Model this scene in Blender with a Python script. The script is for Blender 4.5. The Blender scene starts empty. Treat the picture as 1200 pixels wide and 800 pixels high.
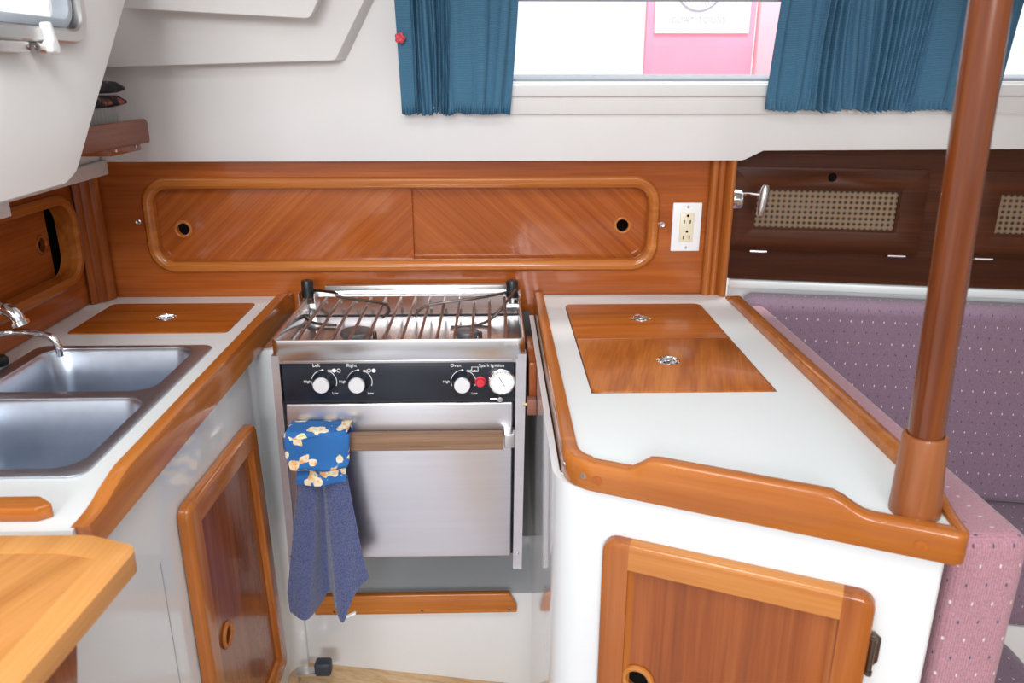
import bpy, bmesh, math, random
from mathutils import Vector, Matrix
random.seed(7)
C = bpy.context.scene.collection
PI = math.pi

# ------------------------------------------------------------------ camera model (28 mm lens, 1200 x 800)
ZC = 1.42
PITCH, HEAD, FOC = math.radians(18.815), math.radians(1.336), 933.3
CAM = Vector((0, 0, ZC))
FW = Vector((math.sin(HEAD)*math.cos(PITCH), math.cos(HEAD)*math.cos(PITCH), -math.sin(PITCH)))
RT = Vector((math.cos(HEAD), -math.sin(HEAD), 0)); UP = RT.cross(FW)
def ray(x, y): return FW*FOC + RT*(x-600) + UP*(400-y)

class Fr:
    """a plane in the cabin: origin, two in-plane axes, normal"""
    def __init__(s, o, u, v):
        s.o = Vector(o); s.u = Vector(u).normalized(); v = Vector(v); s.n = s.u.cross(v).normalized(); s.v = s.n.cross(s.u)
    def __call__(s, a, b, c=0.0): return s.o + s.u*a + s.v*b + s.n*c
    def at(s, x, y, c=0.0):
        d = ray(x, y); o = s.o + s.n*c; t = (o-CAM).dot(s.n)/d.dot(s.n); p = CAM + d*t - s.o
        return (p.dot(s.u), p.dot(s.v))
FLOORP = Fr((0,0,0), (1,0,0), (0,1,0))                      # a = x, b = y, c = z
BACK = Fr((0,1.81,0), (1,0,0), (0,0,1))                     # a = x, b = z, normal towards the viewer (-y)
FACE = Fr((0,1.42,0), (1,0,0), (0,0,1))                     # stove front
LEFTW = Fr((-.91,0,0), (0,1,0), (0,0,1))                    # a = y, b = z, normal +x
LCAB = Fr((-.475,0,0), (0,1,0), (0,0,1))
COCK = Fr((-.6,0,0), (0,1,0), (0,0,1))
ln = Vector((0,-1,-.25)).normalized()
LINER = Fr((0,1.77,1.232), (1,0,0), Vector((0,-.25,1)))     # hull liner leaning inboard, normal to the viewer
sa = math.radians(10.5)
SAL = Fr((.6,1.93,0), (math.cos(sa),-math.sin(sa),0), (0,0,1))   # saloon outboard side
fd = Vector((.91,-.414,0)).normalized()
FRONT = Fr((.1285,.956,0), fd, (0,0,1))                     # face of the icebox cabinet

# ------------------------------------------------------------------ materials
def new_mat(name):
    m = bpy.data.materials.new(name); m.use_nodes = True
    nt = m.node_tree; b = nt.nodes['Principled BSDF']
    return m, nt, b
def setp(b, **k):
    for n, v in k.items():
        n = n.replace('_', ' ')
        for key in (n, n.title(), n.capitalize()):
            if key in b.inputs: b.inputs[key].default_value = v; break
def rgb(r, g, b): 
    f = lambda c: (c/255/12.92 if c/255 <= .04045 else ((c/255+.055)/1.055)**2.4)
    return (f(r), f(g), f(b), 1)
def node(nt, t, **k):
    n = nt.nodes.new(t)
    for a, v in k.items(): setattr(n, a, v)
    return n
def link(nt, a, b): nt.links.new(a, b)
def mth(nt, op, a, b=None, c=None):
    n = node(nt, 'ShaderNodeMath', operation=op)
    for i, v in enumerate((a, b, c)):
        if v is None: continue
        if isinstance(v, (int, float)): n.inputs[i].default_value = v
        else: link(nt, v, n.inputs[i])
    return n.outputs[0]
def ramp(nt, fac, stops):
    r = node(nt, 'ShaderNodeValToRGB'); link(nt, fac, r.inputs[0])
    el = r.color_ramp.elements
    while len(el) < len(stops): el.new(.5)
    for e, (p, c) in zip(el, stops): e.position = p; e.color = c
    return r.outputs[0]
def bump(nt, b, h, strength=.2, dist=.002):
    n = node(nt, 'ShaderNodeBump'); n.inputs['Strength'].default_value = strength; n.inputs['Distance'].default_value = dist
    link(nt, h, n.inputs['Height']); link(nt, n.outputs[0], b.inputs['Normal'])
def plain(name, col, rough=.4, metal=0, spec=.5, coat=0, noise=0, nscale=8):
    m, nt, b = new_mat(name)
    setp(b, Roughness=rough, Metallic=metal, Base_Color=col, Coat_Weight=coat)
    b.inputs['Specular IOR Level'].default_value = spec
    tc = node(nt, 'ShaderNodeTexCoord'); nz = node(nt, 'ShaderNodeTexNoise'); nz.inputs['Scale'].default_value = nscale; nz.inputs['Detail'].default_value = 4
    link(nt, tc.outputs['Object'], nz.inputs['Vector'])
    k = noise or .03
    lo = tuple(max(0, c*(1-k)) for c in col[:3])+(1,); hi = tuple(min(1, c*(1+k)) for c in col[:3])+(1,)
    link(nt, ramp(nt, nz.outputs[0], [(.35, lo), (.65, hi)]), b.inputs['Base Color'])
    return m
def wood(name, grain, dark, mid, light, s=26, along=1.4, rough=.22, coat=.6, fine=.35, spread=1.0):
    m, nt, b = new_mat(name)
    g = Vector(grain).normalized(); t = Vector((0,0,1)) if abs(g.z) < .9 else Vector((1,0,0))
    p = g.cross(t).normalized(); q = g.cross(p)
    tc = node(nt, 'ShaderNodeTexCoord')
    def dot(v, k):
        n = node(nt, 'ShaderNodeVectorMath', operation='DOT_PRODUCT'); n.inputs[1].default_value = v*k
        link(nt, tc.outputs['Object'], n.inputs[0]); return n.outputs['Value']
    def vec(k0, k1):
        c = node(nt, 'ShaderNodeCombineXYZ'); link(nt, dot(g, k0), c.inputs[0]); link(nt, dot(p, k1), c.inputs[1]); link(nt, dot(q, k1), c.inputs[2]); return c.outputs[0]
    def nz(v, det, dist):
        n = node(nt, 'ShaderNodeTexNoise'); n.inputs['Scale'].default_value = 1; n.inputs['Detail'].default_value = det; n.inputs['Distortion'].default_value = dist
        link(nt, v, n.inputs['Vector']); return n.outputs[0]
    a = nz(vec(along, s), 5, .6); f = nz(vec(along*4, s*7), 3, 0); l = nz(vec(1.7, 5), 2, .4)
    fac = mth(nt, 'ADD', mth(nt, 'ADD', mth(nt, 'MULTIPLY', a, .6-fine*.3), mth(nt, 'MULTIPLY', f, fine*.8)), mth(nt, 'MULTIPLY', l, .4-fine*.5))
    w = .13/spread
    link(nt, ramp(nt, fac, [(.5-w*1.1, dark), (.5, mid), (.5+w, light)]), b.inputs['Base Color'])
    setp(b, Roughness=rough, Coat_Weight=coat*.5, Coat_Roughness=.06); b.inputs['Specular IOR Level'].default_value = .3
    bump(nt, b, f, .05, .001)
    return m
TK_D, TK_M, TK_L = (.25,.053,.008,1), (.36,.087,.014,1), (.45,.128,.025,1)
TR_D, TR_M, TR_L = (.33,.088,.012,1), (.44,.132,.021,1), (.54,.19,.036,1)
SHADE_D, SHADE_M, SHADE_L = (.035,.009,.003,1), (.056,.015,.005,1), (.085,.024,.008,1)  # teak darkened in colour for the shade over the saloon side
PX, PY, PZ = (1,0,0), (0,1,0), (0,0,1)
M = {}
M['teak_x'] = wood('teak veneer along x', PX, TK_D, TK_M, TK_L)
M['teak_y'] = wood('teak veneer along y', PY, TK_D, TK_M, TK_L)
M['teak_z'] = wood('teak veneer upright', PZ, (.19,.043,.008,1), (.275,.068,.013,1), (.36,.10,.022,1), s=34)
M['chev_l'] = wood('teak veneer chevron rising', (.74,0,.67), TK_D, TK_M, TK_L, s=62, rough=.16, along=1.0, fine=.45, spread=.85)
M['chev_r'] = wood('teak veneer chevron falling', (.74,0,-.67), TK_D, TK_M, TK_L, s=62, rough=.16, along=1.0, fine=.45, spread=.85)
M['trim_x'] = wood('varnished teak trim along x', PX, TR_D, TR_M, TR_L, s=40, fine=.2)
M['trim_y'] = wood('varnished teak trim along y', PY, TR_D, TR_M, TR_L, s=40, fine=.2)
M['trim_z'] = wood('varnished teak trim upright', PZ, TR_D, TR_M, TR_L, s=40, fine=.2)
M['trim_f'] = wood('varnished teak trim along the face', fd, TR_D, TR_M, TR_L, s=32, fine=.2)
M['trim_g'] = wood('golden teak rail', fd, (.36,.115,.018,1), (.47,.165,.032,1), (.56,.23,.055,1), s=36, fine=.2)
M['trim_z2'] = wood('red teak stile', PZ, (.24,.058,.009,1), (.34,.092,.016,1), (.43,.135,.028,1), s=40, fine=.2)
M['lid_x'] = wood('teak lid board', (1,.04,0), (.25,.056,.007,1), (.38,.098,.011,1), (.47,.145,.022,1), s=42, along=2.2, rough=.3, coat=.3)
M['lid_y'] = wood('teak lid board with arched grain', (.25,1,0), (.27,.062,.008,1), (.42,.115,.014,1), (.53,.175,.028,1), s=30, along=3.2, rough=.3, coat=.3)
M['shade_s'] = wood('shaded teak locker front', (math.cos(sa),-math.sin(sa),0), SHADE_D, SHADE_M, SHADE_L, rough=.4, coat=.05)
M['shade_sz'] = wood('shaded teak locker front upright', PZ, SHADE_D, SHADE_M, SHADE_L, rough=.4, coat=.05)
for k_ in ('shade_s','shade_sz'):
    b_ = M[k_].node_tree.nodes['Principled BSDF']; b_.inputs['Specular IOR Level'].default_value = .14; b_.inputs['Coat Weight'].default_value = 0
M['pole'] = wood('dark varnished pole', PZ, (.085,.018,.005,1), (.145,.034,.008,1), (.21,.058,.014,1), s=40, fine=.2, rough=.2)
M['pole2'] = wood('dull varnished collar', PZ, (.20,.055,.015,1), (.28,.085,.024,1), (.34,.115,.035,1), s=40, fine=.2, rough=.45)
M['old'] = wood('weathered teak handle', PX, (.15,.075,.04,1), (.26,.15,.09,1), (.36,.23,.15,1), s=60, rough=.6, coat=0)
M['sole'] = wood('bare teak sole board', (1,-.15,0), (.46,.27,.13,1), (.66,.43,.23,1), (.78,.56,.34,1), s=60, rough=.6, coat=0)
M['table'] = wood('oiled table boards', (.35,.94,0), (.40,.15,.035,1), (.56,.24,.065,1), (.64,.31,.10,1), s=26, rough=.35, coat=.4)
M['table_e'] = wood('oiled table border', (.08,1,0), (.52,.22,.055,1), (.62,.28,.08,1), (.69,.35,.115,1), s=30, rough=.35, coat=.4)
M['shelf'] = wood('faded teak shelf', PY, (.17,.06,.035,1), (.24,.09,.055,1), (.30,.12,.08,1), s=40, rough=.5, coat=.1)
M['gel'] = plain('cream moulded liner', (.765,.755,.745,1), .32, noise=.012, nscale=3)
M['cab'] = plain('glossy white cabinet', (.745,.757,.768,1), .10, noise=.012, nscale=3, coat=.3)
M['lam'] = plain('white laminate', (.775,.80,.795,1), .32, noise=.012, nscale=5)
M['white'] = plain('white plastic', (.85,.85,.85,1), .3)
M['plate'] = plain('white outlet plate', (.80,.80,.80,1), .35)
M['almond'] = plain('almond plastic', (.74,.66,.48,1), .35)
M['black'] = plain('black plastic', (.013,.014,.017,1), .35)
M['void'] = plain('dark opening', (.006,.005,.004,1), .9, spec=.1)  # near-black colour stands in for the shade inside openings
M['navyblack'] = plain('blue black enamel', (.014,.017,.026,1), .28, noise=.15, nscale=20)
M['rubber'] = plain('slate blue rubber', (.030,.042,.058,1), .5)
M['chrome'] = plain('chrome', (.82,.82,.84,1), .08, metal=1)
M['nickel'] = plain('satin metal', (.66,.64,.63,1), .28, metal=1)
M['spun'] = plain('spun aluminium', (.86,.86,.88,1), .42, metal=.6)
M['barsteel'] = plain('heat-tinted steel bar', (.30,.255,.24,1), .3, metal=1, noise=.25, nscale=40)
M['niche_shade'] = plain('shaded recess lining', (.10,.098,.092,1), .7)  # dark grey puts the shade behind the stove into the colour
M['bronze'] = plain('dark bronze hinge', (.16,.12,.10,1), .35, metal=1)
M['iron'] = plain('dull burner iron', (.20,.20,.21,1), .5, metal=.7, noise=.2, nscale=60)
M['red'] = plain('red plastic button', (.62,.03,.045,1), .3)
M['brass'] = plain('brass pin', (.55,.42,.22,1), .3, metal=1)
M['dial'] = plain('dial face', (.86,.86,.83,1), .4)
M['ink'] = plain('white printing', (.82,.82,.82,1), .5)
M['grey_ink'] = plain('grey printing', (.30,.30,.36,1), .6)
M['gasket'] = plain('grey window gasket', (.33,.36,.40,1), .5)
M['signred'] = plain('red painted board', (.90,.30,.42,1), .6)  # red taken towards pink for the overexposing daylight outside
M['signcream'] = plain('cream painted board', (.95,.80,.70,1), .6)
M['signpink'] = plain('pink painted board', (.92,.42,.48,1), .6)
def steel(name, col, rough, ax, k=.06):
    m, nt, b = new_mat(name)
    tc = node(nt, 'ShaderNodeTexCoord'); mp = node(nt, 'ShaderNodeMapping'); mp.inputs['Scale'].default_value = ax
    nz = node(nt, 'ShaderNodeTexNoise'); nz.inputs['Scale'].default_value = 1; nz.inputs['Detail'].default_value = 3
    link(nt, tc.outputs['Object'], mp.inputs[0]); link(nt, mp.outputs[0], nz.inputs['Vector'])
    setp(b, Metallic=1.0)
    lo = tuple(c*(1-k) for c in col[:3])+(1,); hi = tuple(min(1, c*(1+k)) for c in col[:3])+(1,)
    link(nt, ramp(nt, nz.outputs[0], [(.25, lo), (.75, hi)]), b.inputs['Base Color'])
    r = node(nt, 'ShaderNodeMapRange'); r.inputs[3].default_value = rough*.9; r.inputs[4].default_value = rough*1.1
    link(nt, nz.outputs[0], r.inputs[0]); link(nt, r.outputs[0], b.inputs['Roughness'])
    bump(nt, b, nz.outputs[0], .02, .0004)
    return m
M['steel'] = steel('brushed stainless steel', (.80,.79,.825,1), .30, (3,3,120), .025)
M['steel_h'] = steel('brushed stainless tray', (.70,.70,.71,1), .20, (4,200,200))
M['sink'] = steel('satin sink steel', (.60,.655,.74,1), .36, (60,8,60), .03)
def fabric(name, col, uvdots=True):
    m, nt, b = new_mat(name); setp(b, Roughness=.95); b.inputs['Specular IOR Level'].default_value = .15
    b.inputs['Sheen Weight'].default_value = .25
    tc = node(nt, 'ShaderNodeTexCoord'); sp = node(nt, 'ShaderNodeSeparateXYZ'); link(nt, tc.outputs['UV'], sp.inputs[0])
    u, v = sp.outputs[0], sp.outputs[1]
    nz = node(nt, 'ShaderNodeTexNoise'); nz.inputs['Scale'].default_value = 420; nz.inputs['Detail'].default_value = 2
    link(nt, tc.outputs['Object'], nz.inputs['Vector'])
    rib = mth(nt, 'MULTIPLY_ADD', mth(nt, 'SINE', mth(nt, 'MULTIPLY', u, 1900)), .25, .5)
    tex = mth(nt, 'ADD', mth(nt, 'MULTIPLY', nz.outputs[0], .7), mth(nt, 'MULTIPLY', rib, .3))
    lo = tuple(c*.78 for c in col[:3])+(1,); hi = tuple(c*1.18 for c in col[:3])+(1,)
    base = ramp(nt, tex, [(.35, lo), (.65, hi)])
    rowf = mth(nt, 'DIVIDE', v, .0265); row = mth(nt, 'FLOOR', rowf); odd = mth(nt, 'FLOORED_MODULO', row, 2.0)
    uu = mth(nt, 'ADD', mth(nt, 'DIVIDE', u, .0245), mth(nt, 'MULTIPLY', odd, .5))
    du = mth(nt, 'MULTIPLY', mth(nt, 'SUBTRACT', mth(nt, 'FRACT', uu), .5), .0245/.0012)
    dv = mth(nt, 'MULTIPLY', mth(nt, 'SUBTRACT', mth(nt, 'FRACT', rowf), .5), .0265/.0027)
    d2 = mth(nt, 'ADD', mth(nt, 'MULTIPLY', du, du), mth(nt, 'MULTIPLY', dv, dv))
    mask = mth(nt, 'LESS_THAN', d2, 1.0)
    dc = node(nt, 'ShaderNodeMix', data_type='RGBA'); link(nt, odd, dc.inputs[0]); dc.inputs[6].default_value = (.72,.62,.62,1); dc.inputs[7].default_value = (.07,.07,.14,1)
    mx = node(nt, 'ShaderNodeMix', data_type='RGBA'); link(nt, mask, mx.inputs[0]); link(nt, base, mx.inputs[6]); link(nt, dc.outputs[2], mx.inputs[7])
    link(nt, mx.outputs[2], b.inputs['Base Color']); bump(nt, b, tex, .35, .0015)
    return m
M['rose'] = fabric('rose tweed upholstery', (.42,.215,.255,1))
M['rose_shaded'] = fabric('mauve tweed upholstery', (.235,.155,.21,1))  # same rose fabric, with the settee's shade put into the colour
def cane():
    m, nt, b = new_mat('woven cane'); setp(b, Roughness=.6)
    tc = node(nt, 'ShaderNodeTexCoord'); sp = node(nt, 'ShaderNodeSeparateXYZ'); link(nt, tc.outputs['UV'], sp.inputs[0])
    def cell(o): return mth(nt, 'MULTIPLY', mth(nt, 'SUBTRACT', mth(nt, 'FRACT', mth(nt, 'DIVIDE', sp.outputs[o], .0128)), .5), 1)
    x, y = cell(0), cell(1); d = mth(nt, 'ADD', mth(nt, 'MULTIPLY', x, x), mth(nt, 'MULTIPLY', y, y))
    col = ramp(nt, d, [(.055, (.008,.005,.003,1)), (.085, (.17,.10,.05,1)), (.28, (.225,.14,.075,1))])  # cane browns lowered for the shade over the saloon lockers
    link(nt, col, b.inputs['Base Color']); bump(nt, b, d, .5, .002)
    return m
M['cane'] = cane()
def curtain_mat():
    m, nt, b = new_mat('teal woven curtain'); setp(b, Roughness=.9); b.inputs['Specular IOR Level'].default_value = .2
    tc = node(nt, 'ShaderNodeTexCoord'); mp = node(nt, 'ShaderNodeMapping'); mp.inputs['Scale'].default_value = (1,1,1); link(nt, tc.outputs['UV'], mp.inputs[0])
    br = node(nt, 'ShaderNodeTexBrick'); br.inputs['Scale'].default_value = 1; br.inputs['Brick Width'].default_value = .0052; br.inputs['Row Height'].default_value = .0026
    br.inputs['Mortar Size'].default_value = .0006; br.inputs['Mortar Smooth'].default_value = .6
    br.inputs['Color1'].default_value = (.10,.25,.385,1); br.inputs['Color2'].default_value = (.12,.285,.43,1); br.inputs['Mortar'].default_value = (.06,.165,.27,1)
    link(nt, mp.outputs[0], br.inputs['Vector']); link(nt, br.outputs[0], b.inputs['Base Color'])
    bump(nt, b, br.outputs['Fac'], .5, .001)
    tr = node(nt, 'ShaderNodeBsdfTranslucent'); tr.inputs[0].default_value = (.05,.20,.32,1)
    mx = node(nt, 'ShaderNodeMixShader'); mx.inputs[0].default_value = .22
    out = nt.nodes['Material Output']; link(nt, b.outputs[0], mx.inputs[1]); link(nt, tr.outputs[0], mx.inputs[2]); link(nt, mx.outputs[0], out.inputs[0])
    return m
M['curtain'] = curtain_mat()
def terry():
    m, nt, b = new_mat('blue terry towelling'); setp(b, Roughness=1.0); b.inputs['Specular IOR Level'].default_value = .1; b.inputs['Sheen Weight'].default_value = .4
    tc = node(nt, 'ShaderNodeTexCoord'); v = node(nt, 'ShaderNodeTexVoronoi'); v.inputs['Scale'].default_value = 420; link(nt, tc.outputs['Object'], v.inputs['Vector'])
    link(nt, ramp(nt, v.outputs['Distance'], [(.1, (.135,.16,.33,1)), (.7, (.062,.076,.18,1))]), b.inputs['Base Color'])
    bump(nt, b, v.outputs['Distance'], .8, -.002)
    return m
M['terry'] = terry()
def floral():
    m, nt, b = new_mat('floral printed cotton'); setp(b, Roughness=.85)
    tc = node(nt, 'ShaderNodeTexCoord')
    nz = node(nt, 'ShaderNodeTexNoise'); nz.inputs['Scale'].default_value = 36; nz.inputs['Detail'].default_value = 1.5; link(nt, tc.outputs['Object'], nz.inputs['Vector'])
    n2 = node(nt, 'ShaderNodeTexNoise'); n2.inputs['Scale'].default_value = 85; link(nt, tc.outputs['Object'], n2.inputs['Vector'])
    fl = ramp(nt, n2.outputs[0], [(.32, (.75,.34,.10,1)), (.46, (.85,.66,.42,1)), (.6, (.86,.80,.68,1)), (.7, (.55,.62,.20,1))])
    mask = ramp(nt, nz.outputs[0], [(.555, (0,0,0,1)), (.57, (1,1,1,1))])
    mx = node(nt, 'ShaderNodeMix', data_type='RGBA'); link(nt, mask, mx.inputs[0]); mx.inputs[6].default_value = (.02,.13,.38,1); link(nt, fl, mx.inputs[7])
    link(nt, mx.outputs[2], b.inputs['Base Color']); return m
M['floral'] = floral()
def cloth2():
    m, nt, b = new_mat('dark patterned cloth'); setp(b, Roughness=.95)
    tc = node(nt, 'ShaderNodeTexCoord'); nz = node(nt, 'ShaderNodeTexNoise'); nz.inputs['Scale'].default_value = 34; nz.inputs['Detail'].default_value = 2; link(nt, tc.outputs['Object'], nz.inputs['Vector'])
    link(nt, ramp(nt, nz.outputs[0], [(.45, (.018,.020,.026,1)), (.56, (.04,.03,.035,1)), (.60, (.42,.09,.06,1)), (.7, (.25,.14,.12,1))]), b.inputs['Base Color']); return m
M['cloth'] = cloth2()
def glass():
    m, nt, b = new_mat('clear window pane')
    setp(b, Roughness=.02, Transmission_Weight=1.0, IOR=1.05, Base_Color=(.98,.99,1,1))
    tr = node(nt, 'ShaderNodeBsdfTransparent'); gl = node(nt, 'ShaderNodeBsdfGlossy'); gl.inputs['Roughness'].default_value = .02
    mx = node(nt, 'ShaderNodeMixShader'); mx.inputs[0].default_value = .05
    link(nt, tr.outputs[0], mx.inputs[1]); link(nt, gl.outputs[0], mx.inputs[2]); link(nt, mx.outputs[0], nt.nodes['Material Output'].inputs[0]); return m
M['glass'] = glass()

# ------------------------------------------------------------------ builders
def thing(name, label, cat, loc=(0,0,0), group=None):
    o = bpy.data.objects.new(name, None); C.objects.link(o); o.location = loc; o.empty_display_size = .05
    o['label'] = label; o['category'] = cat
    if group: o['group'] = group
    return o
def root_loc(p):
    while p.parent: p = p.parent
    return p.location
def obj(name, bm, mat, parent=None, smooth=35, label=None):
    """link a bmesh given in cabin coordinates as ONE mesh object"""
    bmesh.ops.recalc_face_normals(bm, faces=bm.faces)
    me = bpy.data.meshes.new(name); 
    if parent is not None: bmesh.ops.translate(bm, verts=bm.verts, vec=-root_loc(parent))
    bm.to_mesh(me); bm.free()
    me.materials.append(mat)
    if smooth:
        for p in me.polygons: p.use_smooth = True
        me.set_sharp_from_angle(angle=math.radians(smooth))
    o = bpy.data.objects.new(name, me); C.objects.link(o)
    if parent is not None: o.parent = parent
    if label: o['label'] = label
    return o
def solo(name, label, cat, bm, mat, loc=None, group=None, smooth=35):
    o = obj(name, bm, mat, None, smooth)
    if loc is not None:
        o.data.transform(Matrix.Translation(-Vector(loc))); o.location = loc
    o['label'] = label; o['category'] = cat
    if group: o['group'] = group
    return o
def struct(name, bm, mat, parent=None, smooth=35):
    o = obj(name, bm, mat, parent, smooth); o['kind'] = 'structure' if parent is None else 'structure'
    return o
def bev(bm, w, seg=2, ang=30):
    if w <= 0: return bm
    es = [e for e in bm.edges if len(e.link_faces) == 2 and e.calc_face_angle(0) > math.radians(ang)]
    bmesh.ops.bevel(bm, geom=es, offset=w, segments=seg, profile=.5, affect='EDGES', clamp_overlap=True)
    return bm
def hexa(bm, c8):
    v = [bm.verts.new(p) for p in c8]
    for f in ((0,3,2,1),(4,5,6,7),(0,1,5,4),(1,2,6,5),(2,3,7,6),(3,0,4,7)): bm.faces.new([v[i] for i in f])
def box(F, a0, a1, b0, b1, c0, c1, w=0, seg=2, bm=None):
    n = bmesh.new()
    hexa(n, [F(a,b,c) for c in (c0,c1) for a,b in ((a0,b0),(a1,b0),(a1,b1),(a0,b1))])
    bmesh.ops.recalc_face_normals(n, faces=n.faces); bev(n, w, seg)
    return join(bm, n)
def join(bm, n):
    if bm is None: return n
    me = bpy.data.meshes.new('t'); n.to_mesh(me); n.free(); bm.from_mesh(me); bpy.data.meshes.remove(me); return bm
def plate(F, outer, holes, c0, c1, w=0, seg=2, bm=None):
    n = bmesh.new(); edges = []
    if not holes: n.faces.new([n.verts.new(F(a,b,c0)) for a,b in outer])
    for loop in ([outer]+list(holes) if holes else []):
        vs = [n.verts.new(F(a,b,c0)) for a,b in loop]
        edges += [n.edges.new((vs[i], vs[(i+1) % len(vs)])) for i in range(len(vs))]
    if holes: bmesh.ops.triangle_fill(n, use_beauty=True, use_dissolve=False, edges=edges)
    r = bmesh.ops.extrude_face_region(n, geom=n.faces[:])
    vs = [g for g in r['geom'] if isinstance(g, bmesh.types.BMVert)]
    bmesh.ops.translate(n, verts=vs, vec=F.n*(c1-c0))
    bmesh.ops.recalc_face_normals(n, faces=n.faces); bev(n, w, seg, 40)
    return join(bm, n)
def rrect(a0, a1, b0, b1, r, n=6):
    pts = []
    for (cx, cy, s) in ((a1-r, b1-r, 0), (a0+r, b1-r, 1), (a0+r, b0+r, 2), (a1-r, b0+r, 3)):
        for k in range(n+1):
            t = (s + k/n)*PI/2; pts.append((cx+r*math.cos(t), cy+r*math.sin(t)))
    return pts
def circ(cx, cy, r, n=24, ry=None): return [(cx+r*math.cos(2*PI*k/n), cy+(ry or r)*math.sin(2*PI*k/n)) for k in range(n)]
def rpoly(pts, rad, n=5):
    """polygon with rounded corners"""
    out = []; N = len(pts); rad = rad if isinstance(rad, (list, tuple)) else [rad]*N
    for i in range(N):
        p = Vector(pts[i]); a = Vector(pts[i-1])-p; b = Vector(pts[(i+1) % N])-p; r = rad[i]
        if r <= 0: out.append(tuple(p)); continue
        a.normalize(); b.normalize(); th = a.angle(b); d = r/math.tan(th/2)
        c = p + (a+b).normalized()*(r/math.sin(th/2)); s = p+a*d-c; e = p+b*d-c
        ang = math.atan2(s.x*e.y-s.y*e.x, s.dot(e))
        for k in range(n+1):
            t = ang*k/n; out.append((c.x+s.x*math.cos(t)-s.y*math.sin(t), c.y+s.x*math.sin(t)+s.y*math.cos(t)))
    return out
def band(F, path, prof, closed=True, bm=None, mod=None):
    """sweep a profile [(offset to the left of the path, height along normal)] along a path in plane F; mod(i) -> (scale, dz) for the height"""
    n = bmesh.new(); N = len(path); rings = []
    for i in range(N):
        p = Vector(path[i]); pv = Vector(path[i-1]) if (closed or i > 0) else None; nx = Vector(path[(i+1) % N]) if (closed or i < N-1) else None
        d1 = (p-pv).normalized() if pv is not None else (nx-p).normalized(); d2 = (nx-p).normalized() if nx is not None else d1
        n1 = Vector((-d1.y, d1.x)); n2 = Vector((-d2.y, d2.x)); m = (n1+n2).normalized(); k = 1/max(.35, m.dot(n1))
        h = mod(i) if mod else None
        rings.append([n.verts.new(F(p.x+m.x*s*k, p.y+m.y*s*k, (h(c) if h else c))) for s, c in prof])
    P = len(prof)
    for i in range(N if closed else N-1):
        A, B = rings[i], rings[(i+1) % N]
        for j in range(P): n.faces.new((A[j], A[(j+1) % P], B[(j+1) % P], B[j]))
    if not closed: n.faces.new(rings[0]); n.faces.new(rings[-1][::-1])
    bmesh.ops.recalc_face_normals(n, faces=n.faces)
    return join(bm, n)
def rprof(s0, s1, c0, c1, r, n=4, lower=False):
    """box profile with rounded top corners"""
    pts = [(s0, c0), (s1, c0)] if not lower else [(s0+r*.6, c0), (s1-r*.6, c0), (s1, c0+r*.6)]
    if lower: pts = [(s0, c0+r*.6)] + pts
    for (cx, cy, t0) in ((s1-r, c1-r, 0), (s0+r, c1-r, PI/2)):
        for k in range(n+1):
            t = t0+k/n*PI/2; pts.append((cx+r*math.cos(t), cy+r*math.sin(t)))
    return pts
def tube(pts, r, sides=12, bm=None, caps=True):
    n = bmesh.new(); pts = [Vector(p) for p in pts]; N = len(pts); rs = r if isinstance(r, (list, tuple)) else [r]*N
    t0 = (pts[1]-pts[0]).normalized(); a = t0.orthogonal().normalized(); rings = []
    for i in range(N):
        t = ((pts[min(i+1, N-1)]-pts[max(i-1, 0)])).normalized(); a = (a - t*a.dot(t)).normalized(); b = t.cross(a)
        rings.append([n.verts.new(pts[i]+(a*math.cos(2*PI*k/sides)+b*math.sin(2*PI*k/sides))*rs[i]) for k in range(sides)])
    for i in range(N-1):
        for k in range(sides): n.faces.new((rings[i][k], rings[i][(k+1) % sides], rings[i+1][(k+1) % sides], rings[i+1][k]))
    if caps: n.faces.new(rings[0][::-1]); n.faces.new(rings[-1])
    bmesh.ops.recalc_face_normals(n, faces=n.faces)
    return join(bm, n)
def smooth_path(pts, k=6):
    """Catmull-Rom through points"""
    P = [Vector(p) for p in pts]; P = [P[0]*2-P[1]]+P+[P[-1]*2-P[-2]]; out = []
    for i in range(1, len(P)-2):
        for j in range(k):
            t = j/k; a, b, c, d = P[i-1:i+3]
            out.append(.5*((2*b)+(c-a)*t+(2*a-5*b+4*c-d)*t*t+(3*b-a-3*c+d)*t**3))
    out.append(P[-2]); return out
def lathe(o, axis, prof, seg=28, bm=None):
    """prof: [(radius, height)] about axis from o"""
    n = bmesh.new(); o = Vector(o); ax = Vector(axis).normalized(); a = ax.orthogonal().normalized(); b = ax.cross(a); rings = []
    for r, h in prof:
        if r < 1e-6: rings.append([n.verts.new(o+ax*h)])
        else: rings.append([n.verts.new(o+ax*h+(a*math.cos(2*PI*k/seg)+b*math.sin(2*PI*k/seg))*r) for k in range(seg)])
    for A, B in zip(rings, rings[1:]):
        for k in range(seg):
            k2 = (k+1) % seg
            if len(A) == 1 and len(B) == 1: continue
            if len(A) == 1: n.faces.new((A[0], B[k], B[k2]))
            elif len(B) == 1: n.faces.new((A[k], A[k2], B[0]))
            else: n.faces.new((A[k], A[k2], B[k2], B[k]))
    if len(rings[0]) > 1: n.faces.new(rings[0])
    if len(rings[-1]) > 1: n.faces.new(rings[-1][::-1])
    bmesh.ops.recalc_face_normals(n, faces=n.faces)
    return join(bm, n)
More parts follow.
